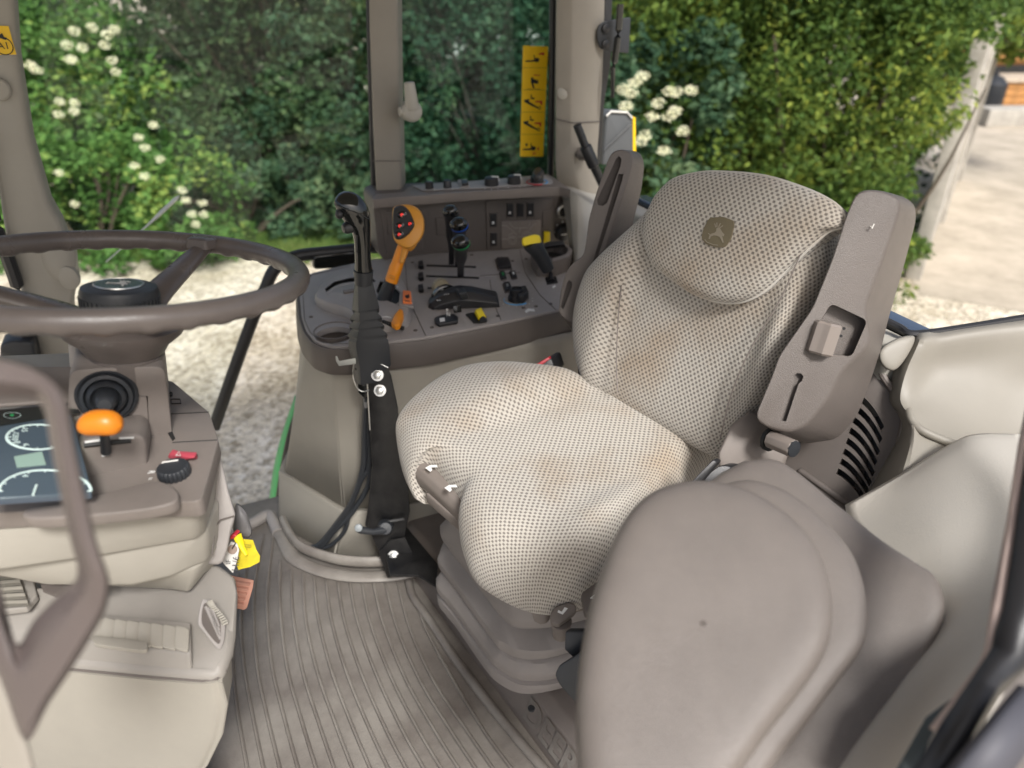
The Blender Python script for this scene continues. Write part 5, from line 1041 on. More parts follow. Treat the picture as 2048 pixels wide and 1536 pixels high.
hl = MB().tube([S_(770, 1060, -.03), S_(745, 1064, -.05), S_(722, 1060, -.06), S_(716, 1056, -.06)], [.010, .0065, .008, .0085], 12); hl.lathe(S_(771, 1056, -.028), -cd, [(-.02, .017), (.004, .015), (.008, .012), (.009, 0)], 16); hl.build('clamp_handle', soft, js)
MB().lathe(S_(717, 1056, -.066), -cd, [(-.002, .0085), (.002, .0075), (.004, 0)], 12).build('handle_tip', mat('grey_tip', (.22, .24, .25), .5), js)
# rubber boot: box, pleats, sleeve. secs in section (front face with left facet)
def bs(y, xl, xm, xr, dz=0, k=0):
    d0 = sdp(y); L_ = D(xl, y-4, d0+.02); M_ = D(xm, y, d0-.012); R_ = D(xr, y-6, d0-.002); B_ = cd*.05
    return [L_, M_, R_, R_+B_-UP*0, L_+B_*.7]
bt = MB(); secs = [bs(566, 710, 716, 745), bs(622, 704, 717, 759), bs(625, 705, 717, 758), bs(626, 709, 720, 753), bs(630, 708, 719, 754), bs(641, 700, 719, 764), bs(643, 700, 719, 764), bs(645, 706, 722, 757), bs(648, 706, 720, 758), bs(657, 698, 717, 769), bs(659, 698, 717, 769), bs(661, 705, 719, 762), bs(664, 704, 717, 764), bs(674, 696, 715, 775), bs(677, 696, 714, 775), bs(680, 701, 714, 770), bs(685, 697, 712, 776), bs(700, 697, 713, 779), bs(735, 706, 720, 782), bs(770, 708, 722, 760)]
bt.loft(secs); boot = bt.build('rubber_boot', soft, js, bevel=.0007, ang=25, seg=2)
MB().prism([S_(x, y, .006) for x, y in [(707, 735), (712, 742), (716, 785), (728, 796), (739, 794), (742, 742)]], cd*.03).build('valve_block', gloss, js, bevel=.003)
MB().tube(cat([S_(x, y, -.004) for x, y in [(708, 725), (706, 750), (714, 775), (726, 783), (738, 780)]], 4), .0013, 6).build('cable_tie', zinc, js)
MB().prism([S_(x, y, .0) for x, y in [(671, 712), (674, 712), (678, 722), (712, 716), (712, 728), (678, 732), (672, 722)]], cd*.003).build('hook_plate', mat('bare_metal', (.5, .52, .5), .4, metal=.6), js, bevel=.0008)
for pts, r_ in (([(733, 790), (729, 860), (728, 920), (720, 960), (700, 1010), (668, 1055), (640, 1088), (625, 1096)], .0068), ([(735, 790), (737, 850), (739, 930), (722, 960), (690, 1030), (655, 1075), (632, 1094)], .006), ([(741, 935), (735, 975), (700, 1030), (668, 1062), (650, 1085), (640, 1094), (622, 1094)], .0062), ([(728, 920), (712, 985), (700, 1020), (690, 1060), (665, 1088), (640, 1098)], .0048)):
    MB().tube(cat([S_(x, y, .025+.0002*(y-790)*(1 if y < 1000 else .9)) for x, y in pts], 5), r_, 8).build('cable', soft, js)
MB().prism([S_(x, y, .02) for x, y in [(727, 798), (735, 797), (737, 815), (729, 817)]], cd*.01).build('cable_label', mat('grey_label', (.16, .16, .16), .5), js)
# collar and grip
MB().tube([S_(727, 568), S_(727, 541)], [.0155, .0178], 20).build('boot_collar', soft, js)
gr = thing('loader_joystick', 'glossy black loader joystick grip with rocker and trigger buttons', 'joystick', S_(727, 541))
secs = []
for (xl, yl, xr, yr, dh) in [(708, 543, 745, 541, .0150), (709, 539, 744, 537, .0155), (710, 525, 742, 523, .0155), (709, 500, 741, 500, .0155), (708, 480, 741, 478, .016), (705, 464, 741, 460, .0165), (698, 452, 741, 444, .0175), (688, 440, 740, 430, .019), (680, 427, 736, 417, .0195), (672, 413, 729, 406, .020), (668, 404, 719, 396, .0185), (670, 396, 708, 390, .015), (677, 390, 697, 388, .009), (684, 388.5, 690, 388, .003)]:
    ym = (yl+yr)/2; d0 = sdp(ym); L_, R_ = D(xl, yl, d0), D(xr, yr, d0); c0 = (L_+R_)/2; h_ = (R_-L_)/2
    secs.append([c0+h_*cos(k*pi/12)+V((0, .93, .35))*dh*sin(k*pi/12) for k in range(24)])
MB().loft(secs).build('grip', gloss, gr)
MB().tube([D(x, y, sdp(y)-.019) for x, y in [(668, 408), (690, 418), (712, 424), (738, 438)]], .0007, 5).build('shell_seam', soft, gr)
MB().tube(cat([D(x, y, sdp(y)-.015) for x, y in [(676, 420), (680, 430), (686, 433)]], 3), [.004, .006, .008, .008, .007, .005, .003], 10).build('rocker_button', black, gr)
MB().lathe(D(697, 455, 1.28), V((-1, -.7, -.1)), [(-.01, .0105), (.006, .010), (.010, .007), (.011, 0)], 16).build('trigger_button', black, gr)
MB().prism([D(x, y, sdp(y)-.018) for x, y in [(715, 470), (716, 505), (713, 505), (712, 470)]], cd*.004).build('thumb_groove', black, gr)
# ================================================= STEERING WHEEL
WC = D(235, 544, .872); wn = V((.0839, .1623, .983)).normalized()
whl = thing('steering_wheel', 'taupe steering wheel with finger grips below the rim and black centre cap', 'steering wheel', D(245, 735, .87))
wx = (BV-wn*BV.dot(wn)).normalized(); wy = wn.cross(wx)
RW = .206
rimpts = [WC+wx*RW*cos(a)+wy*RW*sin(a) for a in [k*2*pi/240 for k in range(240)]]
mb = MB(); secs = []
for k in range(240):
    a = k*2*pi/240; o_ = (wx*cos(a)+wy*sin(a)); c0 = rimpts[k]; g_ = .0022*max(0, cos(a*36))**.6 if cos(a*36) > 0 else 0
    secs.append([c0+o_*.0132*cos(t_)+wn*(.0128*sin(t_)-(g_ if sin(t_) < -.2 else 0)) for t_ in [j*2*pi/20 for j in range(20)]])
mb.loft(secs+[secs[0]], cap=False); mb.build('rim', taupe_d if 0 else mat('worn_brown_plastic', (.125, .106, .097), .27, bump=.2, bscale=700, var=.2, vscale=14), whl)
hubm = MATS['worn_brown_plastic']
HB = WC-wn*.075
def spoke(ang):
    o_ = wx*cos(ang)+wy*sin(ang); s_ = wn.cross(o_)
    pts = cat([HB+o_*.03+wn*.015, HB+o_*.08+wn*.035, WC+o_*(RW-.05)-wn*.015, WC+o_*(RW-.006)-wn*.001], 5); m = MB(); sc2 = []
    for i, p in enumerate(pts):
        f_ = i/(len(pts)-1); wd_ = .024*(1-f_)+.013; th_ = .011
        sc2.append([p+s_*wd_*cos(t_)*.72+wn*th_*sin(t_) for t_ in [j*2*pi/14 for j in range(14)]])
    m.loft(sc2).build('spoke', hubm, whl)
    c_ = WC+o_*(RW-.021)+wn*.004
    if abs(ang-ang0) < .1: MB().loft([rnd([c_+s_*a*f+o_*b*f+wn*h for a, b in ((-.015, -.012), (.015, -.012), (.021, .014), (-.021, .014))], .004, 3) for h, f in ((-.006, 1), (.006, .95), (.0085, .7))]).build('spoke_cap', hubm, whl)
tgt = D(350, 478, .98); v_ = tgt-WC; ang0 = math.atan2(v_.dot(wy), v_.dot(wx))
for k in range(3): spoke(ang0+k*2*pi/3)
hb_ = MB().lathe(HB-wn*.055, wn, [(0, .040), (.004, .0405), (.028, .043), (.029, .0418), (.031, .044), (.042, .050), (.056, .066), (.066, .070), (.074, .058), (.078, .03)], 40); hb_.build('hub', grey if 0 else hubm, whl)
cpb = WC-wn*.030; cp = MB().lathe(cpb-wn*.055, wn, [(0, .030), (.037, .036), (.04, .0425), (.062, .043), (.067, .041), (.069, .036), (.070, .028), (.0702, 0)], 40); capo = cp.build('centre_cap', soft, whl)
kr_ = MB()
for k in range(44): a = k*pi/22; kr_.box(cpb+(wx*cos(a)+wy*sin(a))*.0425+wn*-.004, (wx*cos(a)+wy*sin(a))*.0016, (wy*cos(a)-wx*sin(a))*.0016, wn*.006)
kr_.build('cap_knurling', soft, whl)
ct_ = cpb+wn*.0155; em2 = MB().lathe(ct_, wn, [(0, .0275), (.0012, .027), (.0014, .0262), (.0004, .0258)], 36); em2.build('chrome_ring', zinc, capo)
MB().lathe(ct_, wn, [(0, .026), (.0006, .0258), (.0007, 0)], 36).build('cap_disc', mat('teal_grey_disc', (.04, .07, .07), .25), capo)
sx_, sy_ = V((1, .0, 0)), None; sfx = (V((1, 0, 0))-wn*wn.x).normalized(); sfy = wn.cross(sfx)
sg = MB()
for pg in STAG[:6]: sg.prism([ct_+wn*.0012+sfx*((x-1000)*.00021)-sfy*((y-680)*.00021)*.8 for x, y in pg], wn*.0006)
sg.build('stag', cream, capo)

# ================================================= DASHBOARD
dash = thing('dashboard', 'taupe and beige dashboard with steering column, gauges and floor vents', 'dashboard', P(250, 1400, FL))
RC = .885
def C_(x, y, r=RC): return Q(x, y, r)
cf = [(138, 752), (148, 741), (180, 738), (318, 733), (330, 742), (336, 790), (345, 872), (338, 886), (318, 890), (302, 889), (302, 1000), (150, 1000), (135, 860)]
colb = MB().prism(rnd([C_(x, y) for x, y in cf], .006, 3), RV*.12).build('steering_column', taupe, dash, bevel=.006)
MB().prism([C_(x, y, 1.02) for x, y in [(134, 672), (150, 668), (200, 670), (330, 700), (330, 760), (140, 760)]], RV*.08).build('column_shroud', grey, dash, bevel=.008)
MB().tube([C_(x, y, RC-.0004) for x, y in [(272, 792), (294, 792), (298, 850), (303, 890)]], .0008, 5).build('cover_seam', taupe_d, dash)
MB().tube([C_(303, 874, RC-.0004), C_(341, 869, RC-.0004)], .0008, 5).build('cover_seam', taupe_d, dash)
nR = (-RV+UP*.15).normalized()
bt = MB().lathe(C_(214, 790), nR, [(-.01, .033), (.002, .034), (.006, .031), (.004, .027), (.010, .028), (.012, .024), (.007, .022), (.014, .021), (.018, .017), (.013, .014), (.024, .011), (.032, .0105), (.036, .007), (.0365, 0)], 30); bt.build('stalk_boot', soft, dash)
# reverser lever: bump with slot, orange knob
bump = [(160, 866), (170, 858), (200, 848), (235, 832), (280, 828), (297, 836), (301, 850), (303, 930), (298, 962), (240, 966), (160, 968), (150, 920)]
bf = [C_(x, y, .885) for x, y in bump]; bcn2 = sum(bf, V())/len(bf)
bump2 = [(160, 886), (170, 880), (200, 874), (235, 870), (270, 868), (286, 874), (292, 886), (296, 930), (292, 955), (240, 962), (160, 964), (152, 920)]
bb2 = [C_(x, y, .825) for x, y in bump2]
MB().loft([bf, bb2]).build('lever_turret', taupe, dash, bevel=.010)
MB().tube([C_(168, 890, .824), C_(262, 881, .824)], .003, 6).build('lever_slot', ink, dash)
MB().tube([C_(212, 903, .822), C_(211, 888, .815), C_(208, 865, .79)], [.006, .0052, .005], 10).build('lever_stem', soft, dash)
kx_ = (D(246, 848, .76)-D(158, 848, .76)).normalized()
kk = []; 
for i in range(13):
    s_ = -1+i/6; c0 = D(201+42*s_, 845+6*s_*s_, .765); rr_ = .0138*(1-abs(s_)**3.2)**.5 if abs(s_) < 1 else .0005
    kk.append([c0+UP*rr_*1.0*cos(t_)+V((.2, 1, 0)).normalized()*rr_*sin(t_) for t_ in [j*2*pi/16 for j in range(16)]])
MB().loft(kk).build('orange_knob', mat('deep_orange_plastic', (.62, .19, .008), .4), dash, label='orange mushroom shaped reverser knob')
for a_, b_ in (((170, 884), (200, 880)), ((238, 876), (268, 875)), ((204, 911), (216, 909))): MB().prism([C_(a_[0], a_[1]-2, .8235), C_(b_[0], b_[1]-2, .8235), C_(b_[0], b_[1]+2, .8235), C_(a_[0], a_[1]+2, .8235)], -RV*.0006).build('white_mark', white, dash)
# table top, tiers of the pedestal
TZ = -.52
tt = [(345, 762), (418, 824), (437, 880), (405, 996), (392, 1003), (340, 1004), (200, 1013), (60, 1022), (-140, 1034), (-160, 860), (100, 800), (330, 760)]
tw_ = [P(x, y, TZ) for x, y in tt]
MB().prism(rnd(tw_, .006, 3), -UP*.022).build('table_top', taupe, dash, bevel=.003)
for a_, b_ in (((340, 828), (417, 824)), ((345, 885), (434, 880))): MB().tube([P(*a_, TZ+.0003), P(*b_, TZ+.0003)], .0008, 5).build('panel_seam', ink, dash)
for q_ in ([(340, 785), (344, 785), (344, 792), (340, 792)], [(342, 798), (360, 798), (362, 807), (343, 807)]): MB().tube([P(*c, TZ+.0006) for c in q_], .0007, 5, True).build('printed_frame', ink, dash)
MB().prism([P(x, y, TZ) for x, y in [(343, 860), (351, 878), (345, 882), (336, 868)]], UP*.001).build('column_slot', ink, dash)
hz_ = MB().loft([[P(x, y, TZ+.001) for x, y in [(335, 915), (345, 904), (394, 907), (395, 918), (350, 922)]], [P(x, y, TZ+.010) for x, y in [(338, 908), (346, 898), (356, 902), (394, 904), (390, 916), (345, 918)]][0:5]]); hz = hz_.build('hazard_switch', redsw, dash, bevel=.001)
MB().tube([P(x, y, TZ+.0135) for x, y in [(352, 911), (361, 911), (358, 903)]], .0005, 5, True).build('triangle_mark', cream, hz)
kb0 = P(350, 950, TZ); kn2 = MB(); secs = []
for h_, r_ in ((0, .0175), (.002, .0185), (.011, .018), (.013, .0165), (.0135, .012)):
    secs.append([kb0+UP*h_+(V((1, 0, 0))*cos(k*pi/30)+V((0, 1, 0))*sin(k*pi/30))*(r_-(.0014 if (k//1) % 3 == 0 and h_ < .017 else 0)) for k in range(60)])
kn2.loft(secs); k2 = kn2.build('light_knob', soft, dash)
MB().tube([kb0+UP*.0138+V((.003, .010, 0)), kb0+UP*.0138+V((-.013, .006, 0)), kb0+UP*.007+V((-.0185, .003, 0))], .0011, 6).build('pointer', cream, k2)
text('R', frame(P(303, 945, TZ), V((0, -1, 0)), UP), .010, white, dash, 'printed_mark'); text('=', frame(P(300, 958, TZ), V((0, -1, 0)), UP), .009, white, dash, 'printed_mark')
# tray lip at the near side
lipc = [P(x, y, TZ+.012) for x, y in [(45, 1030), (60, 1014), (130, 1004), (230, 980), (310, 962), (345, 972), (357, 988), (345, 1005), (290, 1018), (180, 1030), (80, 1036)]]
MB().loft([[p-UP*.015 for p in cat(lipc, 3, True)], cat(lipc, 3, True)]).build('tray', taupe, dash, bevel=.005)
# beige tiers (each drawn as closed sections going down)
def sec(z, near, extra): return [P(x, y, z) for x, y in near]+[P(x, y, z) for x, y in extra]
bk_ = [(300, 700), (-300, 760), (-400, 1000)]
def tier(name, z0, p0, z1, p1, m, bev=.008):
    a = [P(x, y, z0) for x, y in p0]; b_ = [P(x, y, z1) for x, y in p1]; deep = a[0]+V((-.22, .28, 0)); far = a[-1]+V((-.3, .4, 0))
    MB().loft([a+[V((far.x, far.y, a[0].z)), V((deep.x, deep.y, a[0].z))], b_+[V((far.x, far.y, b_[0].z)), V((deep.x, deep.y, b_[0].z))]]).build(name, m, dash, bevel=bev)
tier('upper_cowl', -.5425, [(438, 900), (407, 1012), (390, 1022), (200, 1036), (0, 1052), (-150, 1062)], -.60, [(436, 985), (412, 1065), (392, 1080), (210, 1112), (0, 1143), (-150, 1160)], beige)
tier('middle_cowl', -.595, [(440, 1000), (415, 1055), (392, 1066), (215, 1092), (0, 1110), (-150, 1130)], -.655, [(440, 1080), (416, 1126), (335, 1160), (268, 1176), (200, 1176), (100, 1172)], beige)
tier('lower_cowl', -.65, [(438, 1080), (412, 1118), (395, 1130), (335, 1146), (268, 1160), (200, 1160)], -.705, [(436, 1130), (410, 1150), (376, 1191), (330, 1180), (260, 1176), (180, 1170)], beige)
# rear face of the pedestal (towards the seat)
rf = [[P(436, 890, -.55), P(452, 960, -.57), P(470, 1030, -.62), P(468, 1075, -.68), P(455, 1115, -.70)],
      [P(436, 890, -.55)+V((-.06, .05, -.0)), P(440, 960, -.57)+V((-.08, .06, 0)), P(452, 1030, -.62)+V((-.08, .05, 0)), P(455, 1075, -.68)+V((-.08, .05, 0)), P(440, 1115, -.70)+V((-.08, .05, 0))]]
rs = MB().prism([D(x, y, .93+.00012*(y-900)) for x, y in [(434, 880), (445, 930), (458, 985), (471, 1028), (469, 1040), (462, 1062), (455, 1100), (446, 1126), (436, 1130), (404, 1130), (404, 1000), (428, 930)]], ray(440, 1000).normalized()*.08); rs.build('rear_cover', grey, dash, bevel=.008)
MB().tube([D(468, 1032, .943), D(440, 1040, .94), D(430, 1055, .935), D(424, 1110, .93)], .0009, 5).build('cover_seam', taupe_d, dash)
# heater housing with step top
st_ = [(412, 1120), (440, 1128), (468, 1150), (472, 1180), (468, 1260), (462, 1300), (446, 1338), (432, 1350), (402, 1352), (300, 1344), (140, 1328), (-60, 1305), (-120, 1180), (100, 1170)]
zt = lambda x, y: -.70-.045*sst(y, 1150, 1340)
topw = [P(x, y, zt(x, y)) for x, y in st_]
tcw = sum(topw, V())/len(topw)
MB().loft([topw, [p-UP*.012 for p in topw], [tcw+(p-tcw)*.97-UP*.08-V((.030, 0, 0)) for p in topw], [tcw+(p-tcw)*.95-UP*.15-V((.07, 0, 0)) for p in topw]]).build('heater_top', stone, dash, bevel=.008, seg=4)
low_ = [P(x, y, -.757) for x, y in [(446, 1352), (432, 1364), (404, 1368), (300, 1360), (140, 1345), (-80, 1320), (-200, 1180), (300, 1100), (440, 1250)]]
def sh2(f, dz, dx=0): c = sum(low_, V())/len(low_); return [c+(p-c)*f+UP*dz+V((dx, 0, 0)) for p in low_]
MB().loft([cat(sh2(1, 0), 4, True), cat(sh2(1.01, -.04, -.002), 4, True), cat(sh2(1.0, -.10, -.018), 4, True), cat(sh2(.95, -.17, -.045), 4, True), cat(sh2(.9, -.20, -.06), 4, True), cat(sh2(.85, -.43, -.08), 4, True)]).build('heater_housing', beige, dash)
MB().tube([P(x, y, -.754) for x, y in [(452, 1340), (434, 1357), (404, 1361), (300, 1353), (140, 1338), (-60, 1315)]], .0022, 6).build('housing_seam', taupe_d, dash)
# rectangular louvred vent
def vz(X_, Y_): return (X_/2.866, 1000+Y_/2.866)
vb = [(470, 640), (1065, 715), (1102, 760), (1098, 880), (1040, 975), (420, 900)]
vw = [P(*vz(x, y), -.712-.00006*(y-640)) for x, y in [(440, 655), (1095, 715), (1100, 880), (1080, 895), (420, 815)]]

MB().loft([[p-UP*.03-V((0, .012, 0)) for p in vw], [p+UP*.004 for p in vw]]).build('vent_frame', stone, dash, bevel=.006)
va = P(*vz(455, 665), -.706); vb_ = P(*vz(1080, 735), -.7085); vc_ = P(*vz(1075, 870), -.718); ve = P(*vz(440, 790), -.716)
for k in range(9):
    f0, f1 = k/9, (k+1.06)/9; a = va.lerp(vb_, f0); b_ = va.lerp(vb_, f1); c_ = ve.lerp(vc_, f1); e_ = ve.lerp(vc_, f0)
    pf = [a+UP*.0035, b_+UP*.0005, c_+UP*.0005, e_+UP*.0035]; MB().prism(rnd(pf, .004, 3), -UP*.003).build('vent_slat', beige, dash, bevel=.0008)
MB().prism(rnd([P(*vz(x, y), -.712) for x, y in [(532, 795), (850, 830), (852, 870), (825, 882), (545, 845)]], .004), UP*.006).build('vent_tab', beige, dash, bevel=.002)
# round thumbwheel vent on the corner
rv0 = D(425, 1252, .905); rvn = (-ray(425, 1252).normalized()+V((.9, 0, .25))).normalized()
def RVp(x, y, h=0): return PL(x, y, rv0+rvn*h, rvn)
MB().prism(cat([RVp(x, y, .0) for x, y in [(402, 1203), (410, 1200), (425, 1206), (440, 1225), (448, 1248), (446, 1280), (440, 1296), (432, 1296), (405, 1262), (395, 1245)]], 3, True), rvn*.003).build('vent_rim', grey, dash, bevel=.001)
MB().prism(cat([RVp(x, y, .0032) for x, y in [(407, 1210), (416, 1207), (430, 1218), (440, 1240), (441, 1270), (436, 1288), (410, 1258), (403, 1240)]], 3, True), rvn*.0005).build('vent_cavity', taupe_d, dash)
rl = MB()
for k in range(4): rl.prism([RVp(408+k*4, 1214+k*2, .004), RVp(412+k*4.6, 1212+k*3, .004), RVp(441-k*1, 1268+k*2-k*10+8, .004), RVp(438-k*2, 1280-k*8, .004)], rvn*.002)
rl.build('vent_slats', grey, dash)
tw2 = MB()
for k in range(13):
    a = k/12; tw2.box(RVp(417+30*sst(a, 0, 1.15)+2*a, 1204+44*a**1.25, .004), rvn*.004, V((0, 0, .0014)), V((.003, .001, .001)))
tw2.build('thumbwheel', pale, dash)
# left floor vent behind the grab handle and dark niche
MB().prism([P(x, y, -.66) for x, y in [(70, 1135), (132, 1128), (200, 1150), (212, 1175), (110, 1190), (85, 1180)]], -UP*.004).build('niche', taupe_d, dash)
lv_ = MB()
for k in range(5): lv_.loft([[P(-20, 1150+13*k, -.690), P(34+5*k, 1144+14*k, -.690), P(38+5*k, 1156+14*k, -.690), P(-20, 1163+13*k, -.690)], [P(-20, 1150+13*k, -.696), P(34+5*k, 1144+14*k, -.696), P(38+5*k, 1156+14*k, -.685), P(-20, 1163+13*k, -.685)]])
lv_.build('vent_slats', beige, dash); MB().prism([P(x, y, -.697) for x, y in [(-40, 1140), (62, 1134), (74, 1190), (52, 1214), (-40, 1226)]], -UP*.01).build('vent_frame', stone, dash, bevel=.002)
# instrument cluster
cl0 = D(90, 910, .80); cn = (UP+BV*.28-RV*.12).normalized()
def I_(x, y, h=0): return PL(x, y, cl0+cn*h, cn)
MB().prism([I_(x, y) for x, y in [(-60, 830), (140, 812), (185, 985), (-60, 1000)]], -cn*.01).build('cluster_face', mat('cluster_face', (.07, .09, .12), .25), dash, bevel=.002)  # lighter bluish face colour stands in for the sky's reflection
MB().prism([I_(x, y, .0005) for x, y in [(-60, 826), (150, 808), (160, 826), (-60, 862)]], cn*.001).build('warning_strip', ink, dash)
MB().prism([I_(x, y, .0015) for x, y in [(-60, 740), (160, 740), (160, 806), (-60, 822)]], cn*.006).build('cluster_hood', taupe, dash, bevel=.003)
whm = mat('gauge_white', (.72, .82, .82), .4)
def ring(cx, cy, rx_, ry_, a0, a1, w_=.0012, n=30, m=whm): return MB().tube([I_(cx+rx_*cos(a), cy+ry_*sin(a), .0012) for a in [a0+(a1-a0)*k/n for k in range(n+1)]], w_, 6, flat=.5).build('gauge_ring', m, dash)
ring(75, 874, 62, 25, 0, 2*pi, .0015); ring(90, 982, 92, 42, pi*1.0, pi*2, .0015)
for k in range(24): MB().tube([I_(75+(56 if k % 2 else 52)*cos(k*pi/12), 874+(22.6 if k % 2 else 21)*sin(k*pi/12), .0012), I_(75+60*cos(k*pi/12), 874+24.2*sin(k*pi/12), .0012)], .0005, 4).build('gauge_tick', MATS['gauge_white'], dash)
for k in range(9): MB().tube([I_(90+84*cos(pi+k*pi/8), 982+38*sin(pi+k*pi/8), .0012), I_(90+90*cos(pi+k*pi/8), 982+41*sin(pi+k*pi/8), .0012)], .0006, 4).build('gauge_tick', MATS['gauge_white'], dash)
ring(24, 831, 17, 6, 0, 2*pi, .0007); MB().lathe(I_(24, 831, .001), cn, [(0, .0025), (.0008, .002)], 10).build('tell_tale', greenm, dash)
MB().prism([I_(x, y, .0008) for x, y in [(28, 914), (84, 904), (92, 930), (34, 936)]], cn*.0008).build('display', mat('lcd_green', (.30, .40, .36), .3), dash)
for s, x, y in (('15', 49, 861), ('12', 31, 870), ('10', 30, 878), ('8', 34, 886), ('6', 52, 891), ('4', 50, 953)): text(s, frame(I_(x, y), -RV, cn), .008, whm, dash, 'gauge_number', h=.0012)
MB().tube([I_(66, 990, .0015), I_(73, 970, .0015)], .0012, 6).build('needle', whm, dash)
MB().prism([I_(x, y, .003) for x, y in [(-60, 828), (150, 812), (190, 990), (-60, 1004)]], cn*.0008).build('cluster_glass', glass_c, dash)

# ================================================= GRAB HANDLE close to the camera
gh = thing('grab_handle', 'dark taupe door grab handle, blurred at the lower left', 'grab handle', D(80, 1480, .44))
hm = mat('handle_plastic', (.105, .085, .080), .36, bump=.1, bscale=600, var=.08)
prs = [((-120, 685), (-120, 780), 0.395), ((-50, 697), (-50, 789), 0.395), ((10, 713), (8, 795), 0.4), ((63, 730), (49, 795), 0.402), ((107, 758), (75, 801), 0.405), ((134, 799), (90, 828), 0.407), ((147, 869), (99, 881), 0.41), ((170, 978), (122, 997), 0.415), ((195, 1085), (141, 1085), 0.42), ((217, 1150), (153, 1128), 0.425), ((219, 1190), (150, 1160), 0.43), ((204, 1238), (121, 1185), 0.435), ((150, 1330), (68, 1238), 0.44), ((98, 1408), (37, 1288), 0.445), ((50, 1484), (18, 1240), 0.45), ((0, 1360), (-2, 1165), 0.45), ((-60, 1250), (-60, 1060), 0.45), ((-130, 1150), (-130, 980), 0.45)]
secs = []
def dn(L, n=4):
    out = []
    for k in range(len(L)-1):
        for i in range(n): t_ = i/n; out.append(tuple(tuple(a*(1-t_)+b*t_ for a, b in zip(L[k][q], L[k+1][q])) if q < 2 else L[k][2]*(1-t_)+L[k+1][2]*t_ for q in range(3)))
    return out+[L[-1]]
for po_, pi_, d0 in prs:
    A_ = D(*po_, d0+.004); B_ = D(*pi_, d0+.004); k_ = ray((po_[0]+pi_[0])/2, (po_[1]+pi_[1])/2)
    f_ = lambda t_, z: A_.lerp(B_, t_)+k_*z
    secs.append([f_(0, .004), f_(.03, -.003), f_(.14, -.009), f_(.5, -.0125), f_(.62, -.012), f_(.74, -.006), f_(.94, -.002), f_(1, .004), f_(.96, .016), f_(.5, .02), f_(.04, .016)])
sm = list(zip(*[cat(c, 4) for c in zip(*secs)])); MB().loft([list(q) for q in sm]).build('grip_bar', hm, gh)
MB().prism([D(x, y, .475) for x, y in [(-100, 1150), (0, 1330), (55, 1470), (85, 1600), (-100, 1600)]], ray(20, 1450).normalized()*.03).build('door_post', pilm, gh, bevel=.006)

# ================================================= KEYS, PEDAL, COLUMN TILT PEDAL
tf = D(480, 1105, 1.0)
kt = thing('key_tag', 'crumpled yellow paper tag hanging under the dashboard corner', 'key tag', D(490, 1140, 1.02))
tg = [(474, 1082), (482, 1078), (506, 1080), (512, 1098), (520, 1112), (519, 1124), (500, 1134), (486, 1137), (477, 1140), (473, 1130), (478, 1110)]
MB().loft([[D(x, y, 1.02+.006*sin(x*.2)+.004*sin(y*.3)) for x, y in tg], [D(x, y, 1.0215+.006*sin(x*.2)+.004*sin(y*.3)) for x, y in tg]]).build('tag_paper', tagy, kt)
MB().tube([D(474, 1070, 1.01), D(480, 1085, 1.012), D(493, 1110, 1.012)], [.006, .005, .002], 8, flat=.4).build('tag_tie', yellow, kt)
sc3 = MB()
for k in range(3): sc3.tube([D(487+k, 1090+3*k, 1.0125), D(502+k*.5, 1088+3*k, 1.0125)], .0003, 4)
sc3.build('fine_print', ink, kt)
kt2 = thing('key_tag', 'white label with handwriting hanging beside the yellow tag', 'key tag', D(460, 1135, 1.0))
MB().prism([D(x, y, 1.0) for x, y in [(452, 1098), (462, 1084), (474, 1088), (478, 1100), (474, 1120), (466, 1146), (450, 1130), (440, 1118)]], V((0, .001, 0))).build('label_card', cream, kt2)
MB().lathe(D(465, 1099, .998), -ray(465, 1099), [(0, .0062), (.001, .006), (.0011, .001)], 18).build('eyelet', mat('brown_card', (.25, .18, .14), .7), kt2)
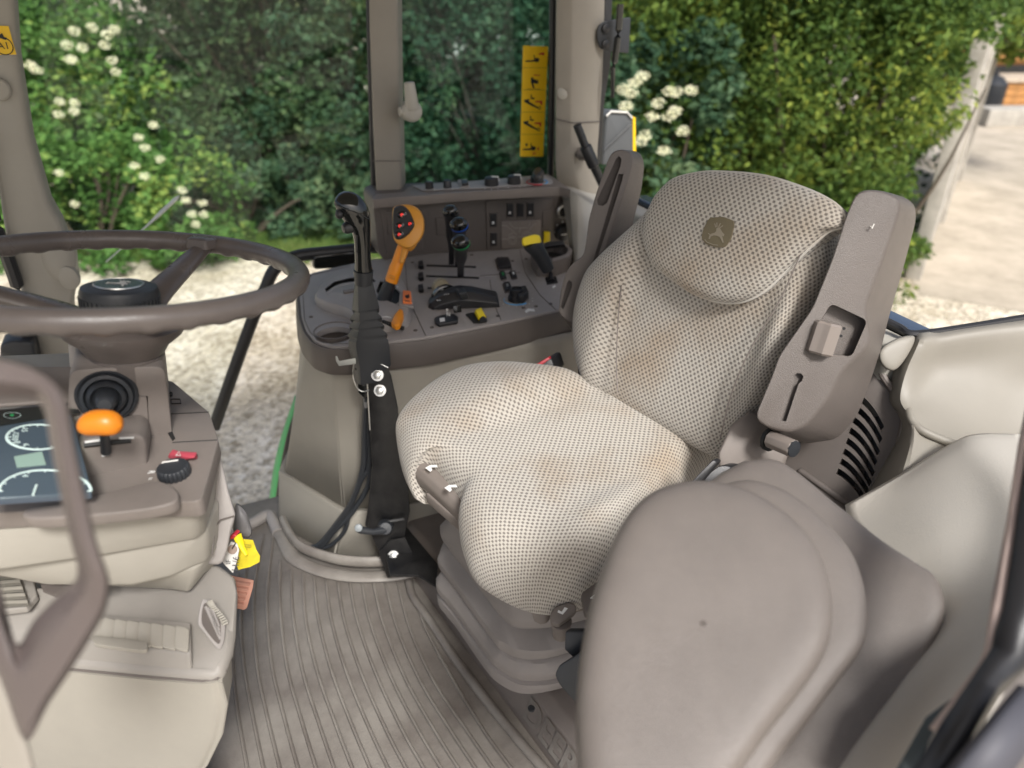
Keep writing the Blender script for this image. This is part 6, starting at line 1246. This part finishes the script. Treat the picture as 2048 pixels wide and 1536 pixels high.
MB().tube([D(464, 1098, .995), D(472, 1085, .998)], .0008, 6).build('wire', ink, kt2)
text('9/11', frame(D(470, 1128, .998), V((-.25, 0, -1)), -ray(470, 1128)), .012, ink, kt2, 'handwriting', h=.0003); text('IF', frame(D(457, 1124, .998), V((.25, 0, 1)), -ray(457, 1124)), .009, ink, kt2, 'handwriting', h=.0003)
rk = MB().prism([D(x, y, 1.0) for x, y in [(460, 1072), (466, 1068), (472, 1072), (466, 1078), (459, 1080)]], V((.003, .01, 0))).build('key_fob', redm, None, bevel=.001); rk['label'] = 'small red key fob under the dark grey lever pad'; rk['category'] = 'key fob'
lvp = MB(); lo_ = [(470, 1010), (478, 1008), (492, 1022), (498, 1038), (504, 1060), (502, 1072), (492, 1076), (476, 1070), (466, 1062), (466, 1035)]
lw_ = cat([D(x, y, 1.04) for x, y in lo_], 3, True); lc = sum(lw_, V())/len(lw_); rr2 = ray(485, 1040).normalized()
lvp.loft([[p+rr2*.02 for p in lw_], lw_, [lc+(p-lc)*.9-rr2*.006 for p in lw_], [lc+(p-lc)*.6-rr2*.010 for p in lw_]]); lp_ = lvp.build('pedal_pad', mat('dark_grey_plastic', (.12, .115, .115), .4), None); lp_['label'] = 'dark grey rounded lever pad jutting from the dashboard rear'; lp_['category'] = 'lever pad'
bp_ = thing('brake_pedal', 'salmon ribbed brake pedal sticking out beside the dashboard', 'pedal', D(480, 1200, 1.2))
pdw = [D(x, y, 1.22) for x, y in [(440, 1145), (468, 1152), (508, 1160), (506, 1175), (494, 1216), (488, 1220), (468, 1216), (440, 1212)]]
pn_ = -ray(480, 1190).normalized(); MB().prism(pdw, -pn_*.012).build('pedal_plate', wood_p, bp_, bevel=.002)
pr = MB()
for k in range(5): pr.tube([D(445, 1160+11.5*k, 1.218), D(500-3.2*k, 1168+10*k, 1.218)], .0035, 8, flat=.5)
pr.build('pedal_ribs', wood_p, bp_); MB().tube([D(462, 1190, 1.24), D(440, 1180, 1.4)], .01, 8).build('pedal_arm', black, bp_)
